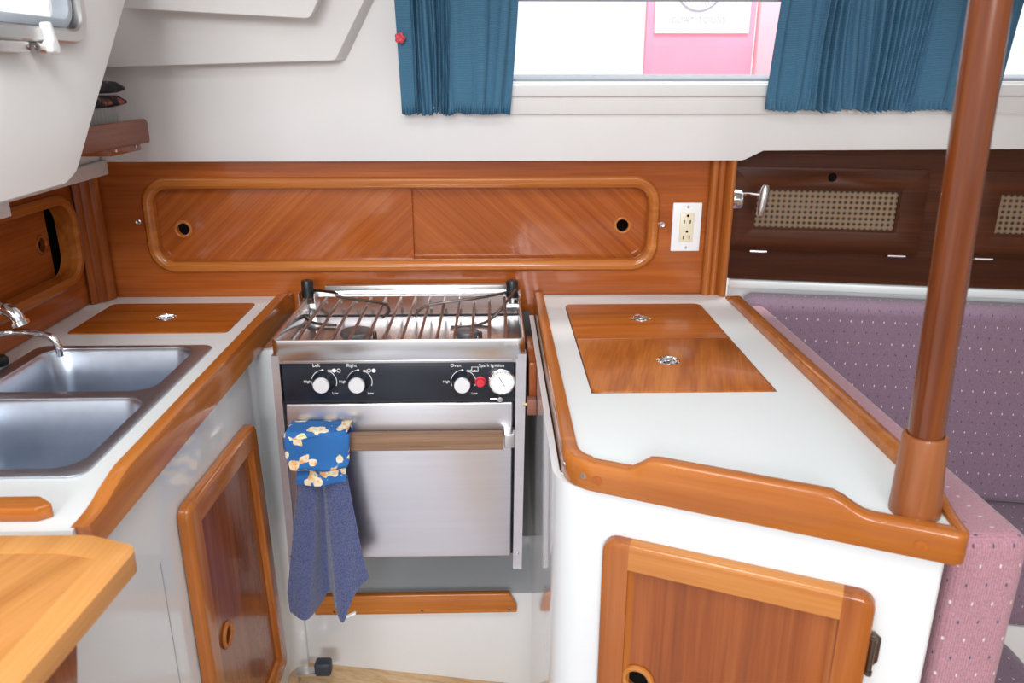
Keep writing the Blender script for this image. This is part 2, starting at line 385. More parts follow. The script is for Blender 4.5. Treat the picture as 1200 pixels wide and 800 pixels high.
def torus(o, axis, R, r, seg=28, s2=8, bm=None):
    o = Vector(o); ax = Vector(axis).normalized(); a = ax.orthogonal().normalized(); b = ax.cross(a); n = bmesh.new(); rings = []
    for k in range(seg):
        d = a*math.cos(2*PI*k/seg)+b*math.sin(2*PI*k/seg)
        rings.append([n.verts.new(o+d*(R+r*math.cos(2*PI*j/s2))+ax*r*math.sin(2*PI*j/s2)) for j in range(s2)])
    for k in range(seg):
        A, B = rings[k], rings[(k+1) % seg]
        for j in range(s2): n.faces.new((A[j], A[(j+1) % s2], B[(j+1) % s2], B[j]))
    bmesh.ops.recalc_face_normals(n, faces=n.faces)
    return join(bm, n)
def uvbox(o, F, s=1.0):
    """UVs in metres in the plane that faces each polygon"""
    me = o.data; uv = me.uv_layers.new(name='UVMap')
    for p in me.polygons:
        d = [abs(p.normal.dot(F.u)), abs(p.normal.dot(F.v)), abs(p.normal.dot(F.n))]; k = d.index(max(d))
        A, B = ((F.n, F.v), (F.u, F.n), (F.u, F.v))[k]
        for li in p.loop_indices:
            c = me.vertices[me.loops[li].vertex_index].co
            uv.data[li].uv = (c.dot(A)*s, c.dot(B)*s)
def text_bm(s, F, a, b, size, c, align='CENTER', depth=.0004):
    cu = bpy.data.curves.new('t', 'FONT'); cu.body = s; cu.size = size; cu.align_x = align; cu.align_y = 'CENTER'; cu.extrude = depth; cu.resolution_u = 3
    o = bpy.data.objects.new('t', cu); C.objects.link(o)
    dg = bpy.context.evaluated_depsgraph_get(); dg.update(); me = bpy.data.meshes.new_from_object(o.evaluated_get(dg))
    m = Matrix((F.u.to_4d(), F.v.to_4d(), F.n.to_4d(), (0,0,0,1))).transposed()
    for i in range(3): m[i][3] = F(a, b, c)[i]
    m[3][0] = m[3][1] = m[3][2] = 0; m[3][3] = 1
    me.transform(m); bm = bmesh.new(); bm.from_mesh(me)
    bpy.data.objects.remove(o); bpy.data.curves.remove(cu); bpy.data.meshes.remove(me); return bm
def cushion(F, a0, a1, b0, b1, c0, c1, r, puff=.006, seg=6):
    bm = box(F, a0, a1, b0, b1, c0, c1); bev(bm, r, seg); return bm

def thicken(bm, vec):
    r = bmesh.ops.extrude_face_region(bm, geom=bm.faces[:])
    bmesh.ops.translate(bm, verts=[g for g in r['geom'] if isinstance(g, bmesh.types.BMVert)], vec=vec)
    bmesh.ops.recalc_face_normals(bm, faces=bm.faces)
ZT = .92
# ================================================================== THE SETTING
# sole board with its raised left edge, floor under the rest
bm = bmesh.new(); hexa(bm, [(-.478,1.2,.0),(.085,1.2,-.04),(.085,1.60,-.06),(-.478,1.60,.0),(-.478,1.2,.10),(.085,1.2,.015),(.085,1.5495,.015),(-.478,1.5495,.10)])
struct('floor', bm, M['sole'])
M['pale'] = plain('pale lavender reflecting sole', (.74,.72,.77,1), .5, noise=.03)  # unseen sole made pale to brighten the stove door's reflection
bm = bmesh.new(); hexa(bm, [(-.478,-1.3,-.03),(.085,-1.3,-.06),(.085,1.199,-.06),(-.478,1.199,-.03),(-.478,-1.3,.02),(.085,-1.3,-.01),(.085,1.199,-.01),(-.478,1.199,.02)])
struct('floor_front', bm, M['pale'])

# hull liner with the long window opening
WX0, WX1, WS0, WS1 = -.10, 1.75, .168, .335          # opening, in the liner plane
S_TOP = .46
outer = [(-.93,0), (.545,0.0), (.552,.002), (.59,.022), (2.1,.027), (2.1,S_TOP), (-.93,S_TOP)]
bm = plate(LINER, outer, [rrect(WX0,WX1,WS0,WS1,.05)], 0, -.03, .006, 3)
wall_back = struct('wall_back', bm, M['gel'])
# deep stepped moulding of the deck edge, upper left
p1 = [LINER.at(*q, .045) for q in ((95,80),(393,71),(488,-125),(80,-125))]
bm = plate(LINER, rpoly(p1, [.002,.012,.002,.002]), [], .0005, .045, 0)
for v in bm.verts:                                   # chamfered flanks
    a, b = (v.co-LINER.o).dot(LINER.u), (v.co-LINER.o).dot(LINER.v)
    if (v.co-LINER.o).dot(LINER.n) < .02: v.co += LINER.u*.012*(1 if a > -.5 else 0) - LINER.v*.010*(1 if b < .35 else 0)
bev(bm, .004, 3)
p2 = [LINER.at(*q, .11) for q in ((128,9),(363,22),(374,-2),(405,-125),(100,-125))]
bm = plate(LINER, rpoly(p2, [.002,.014,.01,.002,.002]), [], .0445, .11, .007, 3, bm)
struct('trim_1', bm, M['gel'])

# window: moulded surround, grey gasket, pane
bm = plate(LINER, rrect(WX0-.09,WX1+.09,.105,WS1+.06,.05), [rrect(WX0,WX1,WS0+.004,WS1,.05)], .0005, .010, .003, 2)
bm = plate(LINER, rrect(WX0-.05,WX1+.05,.143,WS1+.03,.05), [rrect(WX0,WX1,WS0+.002,WS1,.05)], .0095, .018, .005, 3, bm)
win = struct('window_1', bm, M['gel'])
bm = plate(LINER, rrect(WX0-.002,WX1+.002,WS0-.002,WS1+.002,.05), [rrect(WX0+.012,WX1-.012,WS0+.010,WS1-.010,.04)], -.028, .002, .002)
g = obj('gasket', bm, M['gasket'], win)
bm = plate(LINER, rrect(WX0+.008,WX1-.008,WS0+.006,WS1-.006,.04), [], -.018, -.014)
obj('pane', bm, M['glass'], win)

# deckhead
bm = box(FLOORP, -.62, 2.1, 1.22, 1.665, 1.672, 1.70, .01)
struct('ceiling', bm, M['gel'])

bm = box(FLOORP, .75, 2.13, -1.3, 1.22, 1.672, 1.70, .01)
struct('ceiling_forward', bm, M['gel'])
bm = box(FLOORP, -1.03, 2.13, -1.33, -1.30, -.05, 1.05)
struct('wall_front', bm, M['gel'])
bm = box(FLOORP, 2.10, 2.13, -1.3, 1.95, -.05, 1.70)
struct('wall_bow', bm, M['cab'])
bm = box(FLOORP, .085, 2.10, -1.3, 1.9, -.08, -.045)
struct('floor_side', bm, M['sole'])
# cockpit moulding, upper left: its inner face carries the portlight
pts = [COCK.at(148,-4), COCK.at(90,200), COCK.at(78,214), COCK.at(0,237)]
pts = [(1.452,1.665)] + [pts[0], pts[1], pts[2], pts[3]] + [(.55,1.262), (.55,1.665)]
pts = rpoly(pts, [.0,.05,.04,.03,.0,.0,.0])
ph = rrect(.86, COCK.at(92,20)[0]-.004, COCK.at(40,45)[1], COCK.at(40,45)[1]+.125, .04)
bm = plate(COCK, pts, [ph], 0, -.016, 0)
es = [e for e in bm.edges if len(e.link_faces) == 2 and e.calc_face_angle(0) > .9 and all(abs((v.co-COCK.o).dot(COCK.n)) < .001 for v in e.verts) and all(Vector(((v.co.y),(v.co.z))).x > 0 for v in e.verts)]
bmesh.ops.bevel(bm, geom=es, offset=.010, segments=4, profile=.5, affect='EDGES', clamp_overlap=True)
shell = [q for q in pts if not (q[1] > 1.66 and q[0] < 1.0)]
bm = band(COCK, shell, [(0,-.0155),(-.015,-.0155),(-.015,-.384),(0,-.384)], False, bm)
struct('wall_left', bm, M['gel'])
# lower flange of the liner above the left locker
bm = box(FLOORP, -1.0, -.83, .95, 1.768, 1.206, 1.236, .004)
for v in bm.verts:
    if v.co.y < 1.0: v.co.z -= .004
bm = box(FLOORP, -.985, -.84, .95, 1.762, 1.235, 1.285, .008, 3, bm)
fl = struct('trim_2', bm, M['gel'])
a = (-.83, 1.66, 1.255)
bm = lathe((-.8405,1.70,1.255), (1,0,0), [(.0045,0),(.0045,.002),(.003,.003),(0,.003)], 12)
obj('screw_cap', bm, M['bronze'], fl)
# left side: painted hull behind locker and shelf
bm = box(FLOORP, -1.0, -.985, .95, 1.83, .86, 1.665)
struct('wall_side', bm, M['gel'])

# saloon side: veneered board darkened for shade and white ledge
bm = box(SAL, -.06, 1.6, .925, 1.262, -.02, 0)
struct('wall_right', bm, M['shade_s'])
bm = box(SAL, -.01, 1.6, .902, .923, -.03, .008, .004)
bm = box(SAL, -.01, 1.6, .20, .903, -.03, -.012, 0, 2, bm)
struct('trim_3', bm, M['lam'])

# corner and end posts of the galley (moulded teak)
def post(name, o, u, segs, z0, z1, mat):
    F = Fr(o, u, (0,0,1))
    prof = [(segs[0][0], -.004)]
    for s0, s1, h in segs:
        for k in range(7):
            t = k/6; prof.append((s0+(s1-s0)*t, h*(.35+.65*math.sin(PI*t)**.6)))
    prof.append((segs[-1][1], -.004))
    n = bmesh.new()
    lo = [n.verts.new(F(a, z0, c)) for a, c in prof]; hi = [n.verts.new(F(a, z1, c)) for a, c in prof]
    N = len(prof)
    for i in range(N): n.faces.new((lo[i], lo[(i+1) % N], hi[(i+1) % N], hi[i]))
    n.faces.new(lo); n.faces.new(hi[::-1])
    return struct(name, n, mat)
post('trim_4', (-.903,1.742,0), (.47,.88,0), [(0,.018,.004),(.019,.040,.005),(.041,.064,.004)], .921, 1.205, M['teak_z'])
post('trim_5', (.487,1.799,0), (1,0,0), [(0,.018,.011),(.019,.034,.007),(.036,.056,.024)], .905, 1.245, M['trim_z2'])

# ================================================================== GALLEY LOCKERS
def finger_ring(F, a, b, c, R, parent, mat, r=.0035):
    bm = torus(F(a,b,c), F.n, R, r)
    return obj('finger_ring', bm, mat, parent)
# locker across the back: board with opening, bead frame, two sliding doors
lk = thing('sliding_door_locker', 'long teak locker across the back with two sliding chevron veneer doors', 'cabinet', (-.19,1.81,.86))
f0, f1 = BACK.at(163,207), BACK.at(771,318)
A0, A1, B0, B1 = -.788, .380, .977, 1.195
hole = rrect(A0+.012, A1-.012, B0+.012, B1-.012, .045)
bm = plate(BACK, [(-.915,.45),(.543,.45),(.543,1.25),(-.915,1.25)], [hole], -.014, 0)
obj('face_board', bm, M['teak_x'], lk)
bm = band(BACK, rrect(A0+.012, A1-.012, B0+.012, B1-.012, .05, 8), [(-.012,.0),(-.011,.006),(-.006,.0115),(.002,.0125),(.009,.010),(.0135,.005),(.0145,-.006),(.0145,-.013),(0,-.013),(0,0)], True)
obj('bead_frame', bm, M['trim_x'], lk)
hl, hr = BACK.at(214,269,-.010), BACK.at(731,266,-.010)
bm = plate(BACK, [(A0-.004,B0),(-.186,B0),(-.186,B1),(A0-.004,B1)], [circ(*hl,.0165)], -.030, -.0145)
d1 = obj('sliding_door', bm, M['chev_l'], lk)
finger_ring(BACK, *hl, -.0140, .0175, d1, M['trim_x'])
bm = plate(BACK, [(-.190,B0),(A1+.004,B0),(A1+.004,B1),(-.190,B1)], [circ(*hr,.0165)], -.047, -.031)
# front door overlaps the other by a few millimetres
d2 = obj('sliding_door', bm, M['chev_r'], lk)
finger_ring(BACK, *hr, -.0305, .0175, d2, M['trim_x'])
bm = box(BACK, A0-.03, A1+.03, B0-.03, B1+.03, -.20, -.19)
obj('inner_back', bm, M['void'], lk)
for x, y in ((162,260),(776,263)):
    a, b = BACK.at(x, y)
    bm = lathe(BACK(a,b,0), BACK.n, [(.0065,0),(.0065,.0015),(.0045,.003),(.002,.0022),(0,.0022)], 16)
    obj('screw', bm, M['nickel'], lk)

# locker along the left side, deep opening
lk2 = thing('side_locker', 'teak locker on the left side behind the faucets, with one finger hole', 'cabinet', (-.91,1.4,.92))
a1 = 1.742; hole = rrect(.90, 1.728, .992, 1.163, .055, 8)
bm = plate(LEFTW, [(.85,.922),(1.80,.922),(1.80,1.205),(.85,1.205)], [hole], -.03, 0)
obj('face_board', bm, M['teak_y'], lk2)
bm = band(LEFTW, hole, [(-.014,0),(-.013,.008),(-.006,.013),(.003,.013),(.009,.008),(.010,-.006),(.010,-.006),(.008,-.030),(0,-.030),(0,0)], True)
obj('bead_frame', bm, M['trim_y'], lk2)
hh = LEFTW.at(48,287,-.040)
bm = plate(LEFTW, [(.86,.975),(1.703,.975),(1.703,1.19),(.86,1.19)], [circ(*hh,.0165)], -.050, -.040)
d3 = obj('locker_door', bm, M['teak_y'], lk2)
finger_ring(LEFTW, *hh, -.039, .0175, d3, M['teak_x'])
bm = box(LEFTW, .86, 1.795, .965, 1.20, -.074, -.070); bm = box(LEFTW, 1.745, 1.75, .965, 1.20, -.071, -.0305, 0, 2, bm); bm = box(LEFTW, 1.66, 1.75, .965, .975, -.071, -.0305, 0, 2, bm); bm = box(LEFTW, 1.66, 1.75, 1.185, 1.2, -.071, -.0305, 0, 2, bm); obj('inner_back', bm, M['void'], lk2)

# outlet
ot = thing('power_outlet', 'white double power outlet on the teak beside the end post', 'outlet', (.442,1.81,1.078))
oc = (.4425, 1.0785)
bm = box(BACK, oc[0]-.0335, oc[0]+.0335, oc[1]-.056, oc[1]+.056, .0005, .006, .003, 3)
obj('cover_plate', bm, M['plate'], ot)
bm = box(BACK, oc[0]-.0160, oc[0]+.0160, oc[1]-.0335, oc[1]+.0335, .0055, .0085, .0012, 2)
rc = obj('receptacle', bm, M['almond'], ot, label='almond coloured socket insert')
for dz in (.018, -.018):
    bm = lathe(BACK(oc[0]+.001, oc[1]+dz+.009, .0084), BACK.n, [(.0030,0),(.0030,.0006),(0,.0006)], 12)
    bm = box(BACK, oc[0]-.0075, oc[0]-.0053, oc[1]+dz-.009, oc[1]+dz-.0015, .0084, .0090, 0, 2, bm)
    bm = box(BACK, oc[0]+.0060, oc[0]+.0085, oc[1]+dz-.009, oc[1]+dz-.001, .0084, .0090, 0, 2, bm)
    obj('socket_slots', bm, M['void'], rc)
for dz in (.047, -.047):
    bm = lathe(BACK(oc[0]+.001, oc[1]+dz, .006), BACK.n, [(.0035,0),(.003,.001),(0,.0012)], 14); obj('screw', bm, M['nickel'], ot)

# cane-fronted saloon lockers
def cane_locker(label, c0, c1, cc0, cc1, hole, hinges):
    t = thing('cane_locker', label, 'cabinet', SAL((c0[0]+c1[0])/2, c0[1], 0), 'lockers with cane doors above the settee')
    bm = plate(SAL, rrect(c0[0], c1[0], c0[1], c1[1], .006, 3), [rrect(cc0[0], cc1[0], cc0[1], cc1[1], .003, 2)] + ([circ(*hole,.010)] if hole else []), .001, .014, .0025, 2)
    d = obj('door', bm, M['shade_s'], t)
    bm = box(SAL, cc0[0]-.004, cc1[0]+.004, cc0[1]-.004, cc1[1]+.004, .0015, .005)
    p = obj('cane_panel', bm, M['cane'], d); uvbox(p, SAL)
    bm = band(SAL, rrect(cc0[0], cc1[0], cc0[1], cc1[1], .003, 2), [(-.0005,.012),(.004,.012),(.004,.0055),(-.0005,.0055)], True)
    obj('glazing_bead', bm, M['shade_s'], d)
    if hole: bm = lathe(SAL(*hole,.0015), SAL.n, [(.011,0),(.011,.002),(0,.002)], 20); obj('finger_hole', bm, M['void'], d)
    for ha in hinges:
        bm = box(SAL, ha-.020, ha+.020, c0[1]-.006, c0[1]-.001, .0005, .010, .001)
        bm = tube([SAL(ha-.020, c0[1]-.001, .0155), SAL(ha+.020, c0[1]-.001, .0155)], .0028, 10, bm)
        obj('hinge', bm, M['chrome'], t)
    return t
tl, br = SAL.at(862,194), SAL.at(1072,298)
ctl, cbr = SAL.at(883,220), SAL.at(1052,271)
cane_locker('shade-darkened teak locker with cane door, between the end post and the round pole', (tl[0]-.004, 1.000), (.418, 1.202), (.033,1.054), (.362,1.153), SAL.at(974,207), (.052,.372))
cane_locker('shade-darkened teak locker with cane door, at the right edge behind the pole', (.532, 1.000), (.97, 1.202), (.575,1.054), (.915,1.153), None, (.565,.93))

# reading lamp on the side of the end post
rl = thing('reading_lamp', 'small chrome reading lamp beside the end post, in front of the cane door', 'lamp', (.60,1.87,1.13))
LP = Fr((0,1.86,0), (1,0,0), (0,0,1))
b0 = LP.at(872,231); s0, s1 = LP.at(896,215), LP.at(890,248)
bm = lathe((.546, 1.835, b0[1]), (1,0,0), [(.023,0),(.024,.003),(.024,.022),(.022,.025),(.006,.026),(0,.026)], 24)
obj('base', bm, M['chrome'], rl)
bm = tube([(.562,1.830,b0[1]+.012), (.585,1.815,b0[1]+.014), (.603,1.80,b0[1]+.014)], .0032, 10)
obj('arm', bm, M['chrome'], rl)
q0 = Vector((.612,1.79,b0[1]+.038)); q1 = Vector((.604,1.79,b0[1]-.032))
ax = (q0-q1).normalized(); L = (q0-q1).length
bm = lathe(q1, ax, [(.006,0),(.0075,.003),(.0095,.02),(.0105,.04),(.0095,L-.008),(.006,L-.001),(0,L)], 24)
obj('shade', bm, M['nickel'], rl)

# ================================================================== CURTAINS
def curtain(name, label, top, bot, zones, seedn, s_top, s_bot, n_u=220, n_v=40):
    """top/bot: (left,right) in the liner plane; zones: [(u0,u1,pleats,amplitude)]"""
    rnd = random.Random(seedn); fold = []
    U = [i/n_u for i in range(n_u+1)]
    def f(u, v):
        y = 0
        for (u0, u1, cnt, amp, ph) in zones:
            if u0 <= u <= u1:
                t = (u-u0)/(u1-u0); e = min(1, t/.10, (1-t)/.10)
                w = t + .05*math.sin(7*t+ph)+.035*math.sin(2*v+5*t+ph)
                s = math.sin(2*PI*cnt*w+ph); y += amp*e*(abs(s)**.7*(1 if s > 0 else -1))*(1+.35*math.sin(13*t+ph))
        y += .0035*math.sin(3.1*u*6+v*2.2+seedn)*(1-v*.3)
        r = max(0, (v-.88)/.12); y += r*.0035*math.sin(2*PI*46*u+seedn)
        return y
    bm = bmesh.new(); uvl = bm.loops.layers.uv.new('UVMap'); G = []
    for j in range(n_v+1):
        v = j/n_v; row = []
        sv = s_top+(s_bot-s_top)*v
        for u in U:
            k = v**1.3
            a = (top[0]+(top[1]-top[0])*u)*(1-k)+(bot[0]+(bot[1]-bot[0])*u)*k
            ds = .0022*math.sin(u*34+seedn)*max(0, (v-.9)/.1)
            row.append(bm.verts.new(LINER(a, sv+ds, .034+f(u, v))))
        G.append(row)
    for j in range(n_v):
        for i in range(n_u):
            fc = bm.faces.new((G[j][i], G[j+1][i], G[j+1][i+1], G[j][i+1]))
            for lp, (ii, jj) in zip(fc.loops, ((i,j),(i,j+1),(i+1,j+1),(i+1,j))):
                w = abs(top[1]-top[0])*1.25; lp[uvl].uv = (ii/n_u*w, (s_top-s_bot)*jj/n_v)
    thicken(bm, -LINER.n*.0012)
    t = thing(name, label, 'curtain', LINER((top[0]+top[1])/2, s_bot, .034), 'teal gathered window curtains')
    obj('cloth', bm, M['curtain'], t, 80)
    # hem casing with its rod along the lower edge
    bm = tube([LINER(bot[0]+.006, s_bot+.010, .0215), LINER(bot[1]-.006, s_bot+.010, .0215)], .0022, 8)
    obj('rod', bm, M['nickel'], t)
    return t
def lat(x, y): return LINER.at(x, y, .034)
sb = lat(520,134)[1]
tL, tR = lat(462,0)[0], lat(608,0)[0]; bL, bR = lat(471,134)[0], lat(598,134)[0]
curtain('curtain', 'teal curtain on the left of the window, with a rose pin on its edge', (tL,tR), (bL,bR),
        [(.12,.45,8,.0075,.3),(.42,1.0,2.6,.006,1.0)], 3, .355, sb)
tL, tR = lat(915,0)[0], lat(1199,0)[0]; bL, bR = lat(896,130)[0], lat(1166,130)[0]
curtain('curtain', 'wide teal curtain on the right of the window, partly behind the pole', (tL,tR), (bL,bR),
        [(.02,.20,2.2,.004,.5),(.17,.66,17,.0075,.4),(.62,1.0,4,.005,1.4)], 8, .355, lat(1000,130)[1], 360)
# rose pin
pa = LINER.at(469,44,.040)
bm = bmesh.new()
for k in range(3):
    for j in range(5):
        t = 2*PI*j/5+k*.6; r = .0065-.0018*k
        n = bmesh.new(); bmesh.ops.create_uvsphere(n, u_segments=8, v_segments=6, radius=.0048-.0006*k)
        bmesh.ops.scale(n, verts=n.verts, vec=(1,.55,1)); bmesh.ops.translate(n, verts=n.verts, vec=LINER(pa[0]+r*math.cos(t), pa[1]+r*math.sin(t), .0035+.002*k)-LINER.o+LINER.n*.040+LINER.o*0+LINER.o)
        bm = join(bm, n)
M['rosered'] = plain('rose red', (.68,.07,.10,1), .6, noise=.3, nscale=200)
solo('rose_pin', 'small red rose pin on the edge of the left teal curtain', 'pin', bm, M['rosered'])

# ================================================================== PORTLIGHT in the cockpit moulding
pl = struct('window_2', band(COCK, ph, [(-.004,.0005),(-.004,.010),(-.001,.013),(.012,.013),(.015,.010),(.015,-.03),(.0005,-.03),(.0005,.0005)], True), M['nickel'])
r2 = [(p[0], p[1]) for p in ph]
a0, a1, b0, b1 = .875, max(p[0] for p in ph)-.015, min(p[1] for p in ph)+.015, max(p[1] for p in ph)-.015
bm = plate(COCK, rrect(a0+.001,a1-.001,b0+.001,b1-.001,.034), [rrect(a0+.014,a1-.014,b0+.014,b1-.014,.018)], -.020, .004, .003)
sash = obj('sash', bm, M['gasket'], pl)
M['frost'] = plain('pale portlight acrylic', (.80,.86,.94,1), .08)
bm = plate(COCK, rrect(a0+.012,a1-.012,b0+.012,b1-.012,.018), [], -.014, -.006); obj('pane', bm, M['glass'], pl)
bm = box(COCK, .95, COCK.at(30,55,.01)[0], b0-.034, b0-.020, .001, .016, .002); obj('hinge_bracket', bm, M['nickel'], pl)
for ka in (1.085, 1.10): 
    bm = lathe(COCK(ka, b0-.027, .016), COCK.n, [(.0035,0),(.003,.001),(0,.001)], 12); obj('screw', bm, M['bronze'], pl)
la = COCK.at(62,50,.02)
bm = tube([COCK(la[0]-.024, la[1]-.007, .0085), COCK(la[0]-.004, la[1]-.007, .0095)], .007, 12); obj('latch_pivot', bm, M['nickel'], pl)
bm = plate(COCK, rpoly([(la[0]-.010,la[1]-.012),(la[0]+.007,la[1]-.015),(la[0]+.012,la[1]-.006),(la[0]-.002,la[1]+.026),(la[0]-.010,la[1]+.024),(la[0]-.006,la[1]+.004),(la[0]-.012,la[1]-.001)], .003), [], .010, .024, .003, 3)
obj('latch', bm, M['white'], pl, label='white plastic latch lever')

# ================================================================== SHELF, cloths, basket and fitting at the left
sh = thing('corner_shelf', 'faded teak shelf with a raised front rail in the upper left corner', 'shelf', (-.80,1.5,1.28))
bm = plate(Fr((-.70,0,0),(0,1,0),(0,0,1)), rpoly([(1.30,1.284),(1.69,1.280),(1.69,1.327),(1.30,1.327)], [.002,.006,.012,.002]), [], -.014, 0, .002)
obj('front_rail', bm, M['shelf'], sh)
bm = box(FLOORP, -.975, -.715, 1.30, 1.69, 1.286, 1.297); obj('shelf_board', bm, M['teak_y'], sh)
bm = box(FLOORP, -.80, -.716, 1.545, 1.68, 1.266, 1.285, .002); obj('support_batten', bm, M['teak_y'], sh)
for yy in (1.565, 1.655):
    bm = lathe((-.7155,yy,1.275), (1,0,0), [(.0035,0),(.003,.001),(0,.001)], 12); obj('screw', bm, M['nickel'], sh)
# ribbed basket
bm = bmesh.new()
yb0, yb1, xb0, xb1, zb0, zb1 = 1.36, 1.655, -.90, -.735, 1.2975, 1.352
ring = rrect(xb0, xb1, yb0, yb1, .03, 5); P = []
for i in range(len(ring)):
    p, q = Vector(ring[i]), Vector(ring[(i+1) % len(ring)]); k = max(1, int((q-p).length/.004))
    P += [p.lerp(q, j/k) for j in range(k)]
bs = bmesh.new(); lo, hi = [], []
for i, p in enumerate(P):
    c = Vector(((xb0+xb1)/2, (yb0+yb1)/2)); d = (p-c).normalized()*(.003 if (i//2) % 2 else -.003)
    lo.append(bs.verts.new((p.x+d.x, p.y+d.y, zb0))); hi.append(bs.verts.new((p.x+d.x, p.y+d.y, zb1)))
for i in range(len(P)): bs.faces.new((lo[i], lo[(i+1) % len(P)], hi[(i+1) % len(P)], hi[i]))
bs.faces.new(lo); bs.faces.new(hi[::-1])
M['greyrib'] = plain('grey ribbed plastic', (.34,.34,.32,1), .6)
solo('ribbed_basket', 'grey ribbed basket on the corner shelf under the folded cloths', 'basket', bs, M['greyrib'], smooth=20)
def folded(name, label, x0, x1, y0, y1, z0, h, sd):
    rnd = random.Random(sd); n = bmesh.new(); nx, ny = 14, 24; top, bot = [], []
    for i in range(nx+1):
        rt, rb = [], []
        for j in range(ny+1):
            u, v = i/nx, j/ny; e = min(1, 22*min(u,1-u,v,1-v))**.5
            z = z0+h*.5+(h*.5)*e*(1+.25*math.sin(9*u+sd)*math.sin(11*v+sd*2)); zb = z0+h*.25*(1-e)
            x = x0+(x1-x0)*u+.004*math.sin(12*v+sd); y = y0+(y1-y0)*v+.006*math.sin(9*u+sd)
            rt.append(n.verts.new((x,y,z))); rb.append(n.verts.new((x,y,zb)))
        top.append(rt); bot.append(rb)
    for i in range(nx):
        for j in range(ny):
            n.faces.new((top[i][j],top[i+1][j],top[i+1][j+1],top[i][j+1])); n.faces.new((bot[i][j],bot[i][j+1],bot[i+1][j+1],bot[i+1][j]))
    for j in range(ny):
        for a in (0, nx): n.faces.new((top[a][j],top[a][j+1],bot[a][j+1],bot[a][j]))
    for i in range(nx):
        for b in (0, ny): n.faces.new((top[i][b],bot[i][b],bot[i+1][b],top[i+1][b]))
    return solo(name, label, 'cloth', n, M['cloth'], group='folded cloths on the corner shelf', smooth=80)
folded('folded_cloth', 'dark red-patterned folded cloth lying directly on the ribbed basket', -.895, -.728, 1.35, 1.672, 1.3525, .021, 1)
folded('folded_cloth', 'black and red folded cloth on top of the pile on the corner shelf', -.89, -.732, 1.35, 1.682, 1.3775, .021, 4)
# white fitting at the left edge
q = [LEFTW.at(x, y, .05) for x, y in ((-6,243),(12,239),(21,257),(-6,263))]
bm = box(FLOORP, -.90, -.835, 1.20, 1.398, 1.180, 1.2045, .002)
solo('white_fitting', 'flat white fitting under the moulded flange at the left picture edge', 'fitting', bm, M['white'])

# ================================================================== SINK SIDE
wt = thing('worktop', 'white laminate worktop with teak edge rail around the double sink', 'worktop', (-.7,1.3,.89))
SX0, SX1, SY0, SY1 = -.866, -.534, .931, 1.452
bm = plate(FLOORP, [(-.965,.806),(-.486,.806),(-.486,1.806),(-.965,1.806)], [rrect(SX0+.012,SX1-.012,SY0+.012,SY1-.012,.03), rrect(-.858,-.537,1.532,1.746,.012,4)], .892, ZT)
obj('slab', bm, M['lam'], wt)
# teak edge rail, low at its near end, raised along the sink
ys = [.812,.825,.845,.862,.88,.90,.915,.93,1.2,1.5,1.745,1.760,1.766,1.80]
hs = [.004,.004,.005,.008,.013,.017,.020,.0215,.022,.022,.022,.020,.012,.010]
def modl(i): return lambda c: (ZT+hs[i] if c > .5 else c) if not (0 < c-.5 < .4) else c
path = [(-.470,y) for y in ys]
n = bmesh.new(); rings = []
for y, h in zip(ys, hs):
    r = .006; x0, x1, zb, zt = -.4905, -.467, .884, ZT+h
    pr = [(x0,ZT+.0003),(x0,zt-r*.6),(x0+r*.3,zt-r*.15),(x0+r,zt),(x1-r,zt),(x1-r*.3,zt-r*.2),(x1,zt-r),(x1,zb+.004),(x1-.004,zb),(-.4845,zb),(-.4845,ZT+.0003)]
    if h < .006: pr = [(x, min(z, zt)) for x, z in pr]
    rings.append([n.verts.new((x,y,z)) for x, z in pr])
for A, B in zip(rings, rings[1:]):
    for j in range(len(A)): n.faces.new((A[j],A[(j+1) % len(A)],B[(j+1) % len(A)],B[j]))
n.faces.new(rings[0]); n.faces.new(rings[-1][::-1])
obj('edge_rail', n, M['trim_y'], wt, 40)
e = [FLOORP.at(x, y, ZT) for x, y in ((-40,597),(46,597),(63,607),(52,616),(-40,619))]
bm = plate(FLOORP, rpoly([(-.83,.826),(-.535,.826),(-.520,.837),(-.545,.856),(-.83,.856)], [.002,.006,.004,.01,.002]), [], ZT+.0003, ZT+.018, .004, 3)
obj('end_rail', bm, M['trim_x'], wt)

sk = thing('double_sink', 'stainless steel double sink let into the left worktop', 'sink', (-.7,1.19,ZT))
b1 = (-.838, -.562, 1.222, 1.436); b2 = (-.838, -.553, .954, 1.192)
bm = plate(FLOORP, rrect(SX0,SX1,SY0,SY1,.022), [rrect(*b1,.038,8), rrect(*b2,.038,8)], ZT+.0004, ZT+.0035, .0012)
obj('rim', bm, M['sink'], sk)
for (x0,x1,y0,y1) in (b1, b2):
    n = bmesh.new(); rings = []
    for (ins, z, r) in ((-.003,ZT+.0038,.041),(0,ZT+.002,.038),(.003,ZT-.004,.037),(.007,ZT-.05,.037),(.012,ZT-.125,.038),(.016,ZT-.145,.038),(.028,ZT-.160,.036),(.05,ZT-.166,.03)):
        rings.append([n.verts.new((x,y,z)) for x,y in rrect(x0+ins,x1-ins,y0+ins,y1-ins,max(.01,r),8)])
    for A, B in zip(rings, rings[1:]):
        for j in range(len(A)): n.faces.new((A[j],A[(j+1) % len(A)],B[(j+1) % len(A)],B[j]))
    n.faces.new(rings[-1])
    bo = obj('basin', n, M['sink'], sk, 50)
    bm = lathe(((x0+x1)/2,(y0+y1)/2,ZT-.1658), (0,0,1), [(.028,0),(.028,.002),(.022,.003),(.02,.001),(0,.001)], 24); obj('drain', bm, M['chrome'], bo)

